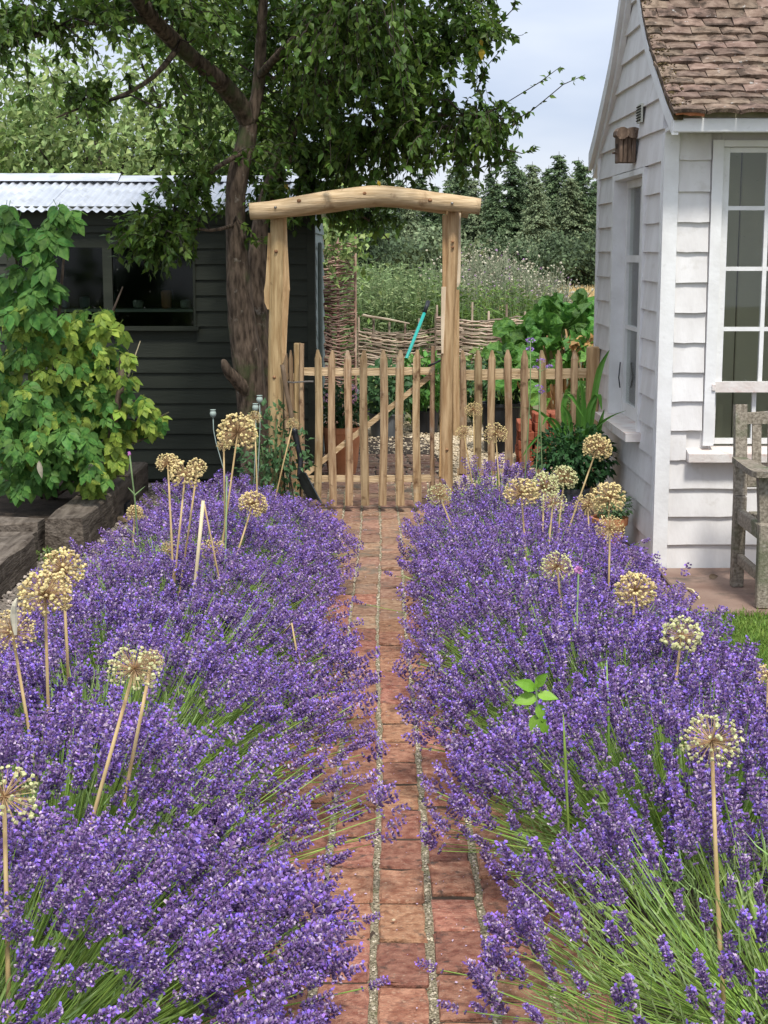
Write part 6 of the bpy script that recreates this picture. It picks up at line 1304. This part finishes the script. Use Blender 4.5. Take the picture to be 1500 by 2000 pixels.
for i, (px, py, rp, D, sx1, sy1, k, pod, lab) in enumerate(ALL):
    h_ = P(px, py, D); r_ = rp/3000*D; q = P(sx1, sy1, D-.02)
    dirn = (q-h_); f = (0.04-h_.z)/dirn.z if abs(dirn.z) > 1e-3 else 1
    if f > 7 or f < 0: f = 2; q = Vector((h_.x+.02, h_.y, h_.z-.2)); dirn = q-h_; f = (.04-h_.z)/dirn.z
    base = h_+dirn*f
    if abs(base.x-h_.x) > .22: base.x = h_.x+math.copysign(.22, base.x-h_.x)
    base.y = max(min(base.y, h_.y+.1), h_.y-.12)
    t = thing('allium', lab, 'allium', (base.x, base.y, 0), 'dry allium seed heads among the lavender')
    tilt = (h_-base).normalized(); Wm = Matrix.Translation(h_) @ tilt.to_track_quat('Z', 'Y').to_matrix().to_4x4() @ Matrix.Rotation(random.uniform(0, 6), 4, 'Z') @ Matrix.Diagonal((r_*random.uniform(.98, 1.1), r_*random.uniform(.98, 1.1), r_*random.uniform(.94, 1.04), 1))
    a, b = AT[k, i % 4]; place('flower_rays', a, t, Wm, kind='stuff'); place('seed_pods', b[pod], t, Wm, kind='stuff')
    sr = .0042 if D < 4.5 else .0040; bow = Vector((random.uniform(-.008, .008), 0, 0)); mb = MB(); tube(mb, [base, base*.66+h_*.34+bow, base*.33+h_*.67+bow*.7, h_], [sr*1.25, sr*1.15, sr, sr*.85], 7); mb.obj('stem', 'allium_stem' if pod == 'allium_pod' or i == 14 else 'allium_stem', t, smooth=True)
    if 'husk' in lab:
        mb = MB(); V = []; pts, rr = smooth([P(30, 1240, 3.55), P(27, 1205, 3.55), P(28, 1182, 3.54), P(33, 1168, 3.54)], [.004, .009, .006, .001], 3); tube(mb, pts, rr, 6); mb.obj('husk', 'seed_pale', t)

# ================================================================ CANE, STALKS, POPPIES, OTHER STRAY STEMS
def stalk(name, label, cat, pts, rad, m, n=6):
    q = [P(*p) for p in pts]; e = q[-1]; d = (q[-1]-q[-2]); base = e+d*((.02-e.z)/d.z) if d.z < -1e-3 and abs(e.z) > .03 else e
    t = thing(name, label, cat, (base.x, base.y, 0)); pp_ = q+([base] if base != e else []); rr = rad if hasattr(rad, '__len__') else [rad]*len(q); rr = list(rr)+[rr[-1]]*(len(pp_)-len(rr)); mb = MB(); tube(mb, pp_, rr, n); mb.obj('stem', m, t, smooth=True); return t
stalk('bamboo_cane', 'pale cut cane standing upright in the left lavender', 'cane', [(397, 978, 5.3), (385, 1100, 5.3), (374, 1208, 5.3)], .0065, 'cane')
stalk('dry_stalk', 'thin dry stalk crossing just right of the pale cane', 'stalk', [(399, 985, 5.5), (412, 1050, 5.5), (420, 1090, 5.5)], .0032, 'allium_stem')
stalk('dry_stalk', 'bent broken dry stalk on the left lavender near the path', 'stalk', [(540, 1250, 4.75), (570, 1218, 4.7), (578, 1265, 4.7), (583, 1290, 4.7)], .0035, 'allium_stem')
stalk('green_stalk', 'thin dark green wire stem beside the tall golden allium stem', 'stalk', [(443, 930, 5.9), (441, 1060, 5.8), (434, 1200, 5.7)], .0028, 'stem_green')
def poppy(px, py, D, pts, label):
    t = stalk('poppy_seedhead', label, 'poppy', [(px, py, D)]+pts, .0026, 'poppy'); c = P(px, py, D); mb = MB(); r_ = 6.5/3000*D
    lathe(mb, [(r_*.3, -r_*1.2), (r_*.85, -r_*.6), (r_, 0), (r_*.8, r_*.7), (r_*.35, r_*.9), (r_*.9, r_*1.05), (r_*.85, r_*1.25), (.0005, r_*1.15)], c, 12); mb.obj('seed_capsule', 'poppy', t, smooth=True)
poppy(416, 808, 8.4, [(417, 840, 8.4), (422, 865, 8.4), (432, 900, 8.4)], 'grey green poppy capsule on a curved stem against the shed wall')
poppy(507, 780, 8.6, [(508, 830, 8.6), (505, 900, 8.6)], 'highest poppy capsule in front of the tree trunk'); poppy(499, 796, 8.5, [(500, 850, 8.5), (498, 900, 8.5)], 'poppy capsule just above the small brown allium')
t = stalk('scabious', 'tall thin stem with a tiny pink bud before the shed base', 'flower', [(253, 887, 6.6), (258, 930, 6.6), (264, 980, 6.6), (270, 1060, 6.6)], .0035, 'stem_green')
mb = MB(); mb.inst(PEB, frames([P(253+random.uniform(-2, 2), 886+random.uniform(-3, 3), 6.6) for _ in range(8)], rand_dirs(8), rand_dirs(8), [.007]*8)); mb.obj('bud', 'pink_scabious', t)
mb = MB(); 
for a, b in (((262, 965), (250, 952)), ((263, 968), (283, 950)), ((270, 1050), (245, 1028))): tube(mb, [P(*a, 6.6), P(*b, 6.6)], [.005, .001], 4)
mb.obj('leaf', 'stem_green', t)
# knautia with pink button in the right bed
t = stalk('knautia', 'pink button flower on a tall green stem in the right lavender', 'flower', [(1130, 1115, 4.6), (1127, 1200, 4.5), (1130, 1300, 4.4), (1145, 1420, 4.3)], .0028, 'stem_green'); c = P(1130, 1114, 4.6)
mb = MB(); v = rand_dirs(60, .5); mb.inst(LEAF2, frames(np.array(c)+v*.004, v, rand_dirs(60), np.full(60, .012))); mb.obj('flower_head', 'pink_scabious', t)
t = stalk('knautia', 'small pink flower low in the right lavender below the golden brown allium', 'flower', [(1199, 1241, 4.5), (1200, 1300, 4.5)], .002, 'stem_green'); c = P(1199, 1240, 4.5); mb = MB(); v = rand_dirs(40, .5); mb.inst(LEAF2, frames(np.array(c)+v*.003, v, rand_dirs(40), np.full(40, .009))); mb.obj('flower_head', 'pink_scabious', t)
# verbena stems by the fence
for i, (stem, heads, lab) in enumerate([([(1036, 668), (1036, 760), (1030, 860), (1024, 960)], [(1036, 665, 8), (1035, 682, 6)], 'tall verbena with a mauve head above the rail of the picket fence'), ([(1055, 704), (1054, 790), (1050, 870), (1045, 960)], [(1056, 705, 8), (1046, 718, 5), (1073, 716, 5)], 'verbena with three small mauve heads at the fence rail'), ([(1052, 758), (1056, 830), (1060, 960)], [(1052, 757, 8), (1058, 765, 4)], 'lower verbena head against the fence pickets')]):
    t = stalk('verbena', lab, 'flower', [(a, b, 8.3) for a, b in stem], .003, 'stem_green')
    for (a, b, r_) in heads:
        c = P(a, b, 8.3); mb = MB(); v = rand_dirs(40, .6)*np.array([1.2, 1, .55]); mb.inst(LEAF2, frames(np.array(c)+v*r_/3000*8.3*.7, v, rand_dirs(40), np.full(40, .011))); mb.obj('flower_head', 'verbena', t)
        tube(mb2 := MB(), [P(stem[0][0], stem[0][1]+22, 8.3), c], .0018, 4); mb2.obj('stem', 'stem_green', t)
# bright green sapling
t = thing('sapling', 'bright lime green sapling with broad leaves growing out of the right lavender', 'sapling', (P(1045, 1500, 3.55).x, 3.6, 0)); D = 3.62
mb = MB(); tube(mb, [P(1062, 1560, D+.05), P(1055, 1450, D), P(1050, 1400, D), P(1046, 1330, D)], [.004, .0035, .003, .002], 6); mb.obj('stem', 'stem_green', t)
for (a, b, dx, dz, s_) in [(1046, 1345, -1, .55, .055), (1047, 1340, .55, .9, .042), (1048, 1362, -1, -.02, .058), (1050, 1358, .9, .1, .050), (1052, 1375, .25, -.9, .045), (1052, 1395, -.5, -.95, .058), (1053, 1400, .5, -.95, .05), (1056, 1440, -.7, -.8, .045), (1047, 1350, .1, 1, .03)]:
    p = P(a, b, D); A = frames([p], [(dx, -.35, dz)], [(random.uniform(-.6, .6), -.6, .6)], [s_], [s_*.98])[0]; mb = MB(); mb.inst(LEAFB, A[None]); mb.obj('leaf', 'sprout_leaf', t)
# grassy leaf tufts
for (pts, lab) in [([(1108, 1570, 1104, 1480, 1100, 1395)], 'upright green seed stalk in the right lavender'), ([(1190, 1500, 1188, 1400, 1185, 1290)], 'slim green blade rising through the right lavender')]:
    a = pts[0]; D = 3.3 if a[0] < 1150 else 3.6; stalk('grass_stalk', lab, 'grass stalk', [(a[4], a[5], D), (a[2], a[3], D), (a[0], a[1], D)], [.001, .0035, .003], 'lav_stem')
# stray twig and litter on the paving, white stones on the bricks
p = G(1342, 1150, .026); q = G(1366, 1168, .026); mb = MB(); tube(mb, [p, (p+q)/2+Vector((0, .01, .012)), q], .006, 5); tag(mb.obj('twig', 'cane'), 'pale twig lying on the paving before the summerhouse', 'twig')
p = G(1385, 1128, .03); mb = MB(); mb.inst(LEAFB, frames([p], [(1, .2, .25)], [(0, -.6, .5)], [.05], [.05])); tag(mb.obj('dead_leaf', 'shaft_wood'), 'curled dry leaf lying under the lowest weatherboard', 'leaf')
p = G(768, 1797, .03); mb = MB(); mb.inst(PEB, frames([p], [(1, 0, 0)], [(0, 0, 1)], [.006])); tag(mb.obj('pebble', 'gravel_cream'), 'cream pebble lying on the brick path', 'pebble')
# low weeds between the bed and the gravel
for i, (px, py, lab) in enumerate([(95, 1095, 'low green weeds in the gravel at the sleeper corner'), (18, 1068, 'small seedling in the gravelled bed')]):
    g_ = G(px, py); bushy('weed', lab, 'weed', (g_.x, g_.y, .0 if i == 0 else .06), .07, .07, 60, .03, 'leaf_mid', 60+i, stems=4)
print('objects', len(bpy.data.objects), 'faces', sum(len(m.polygons) for m in bpy.data.meshes))
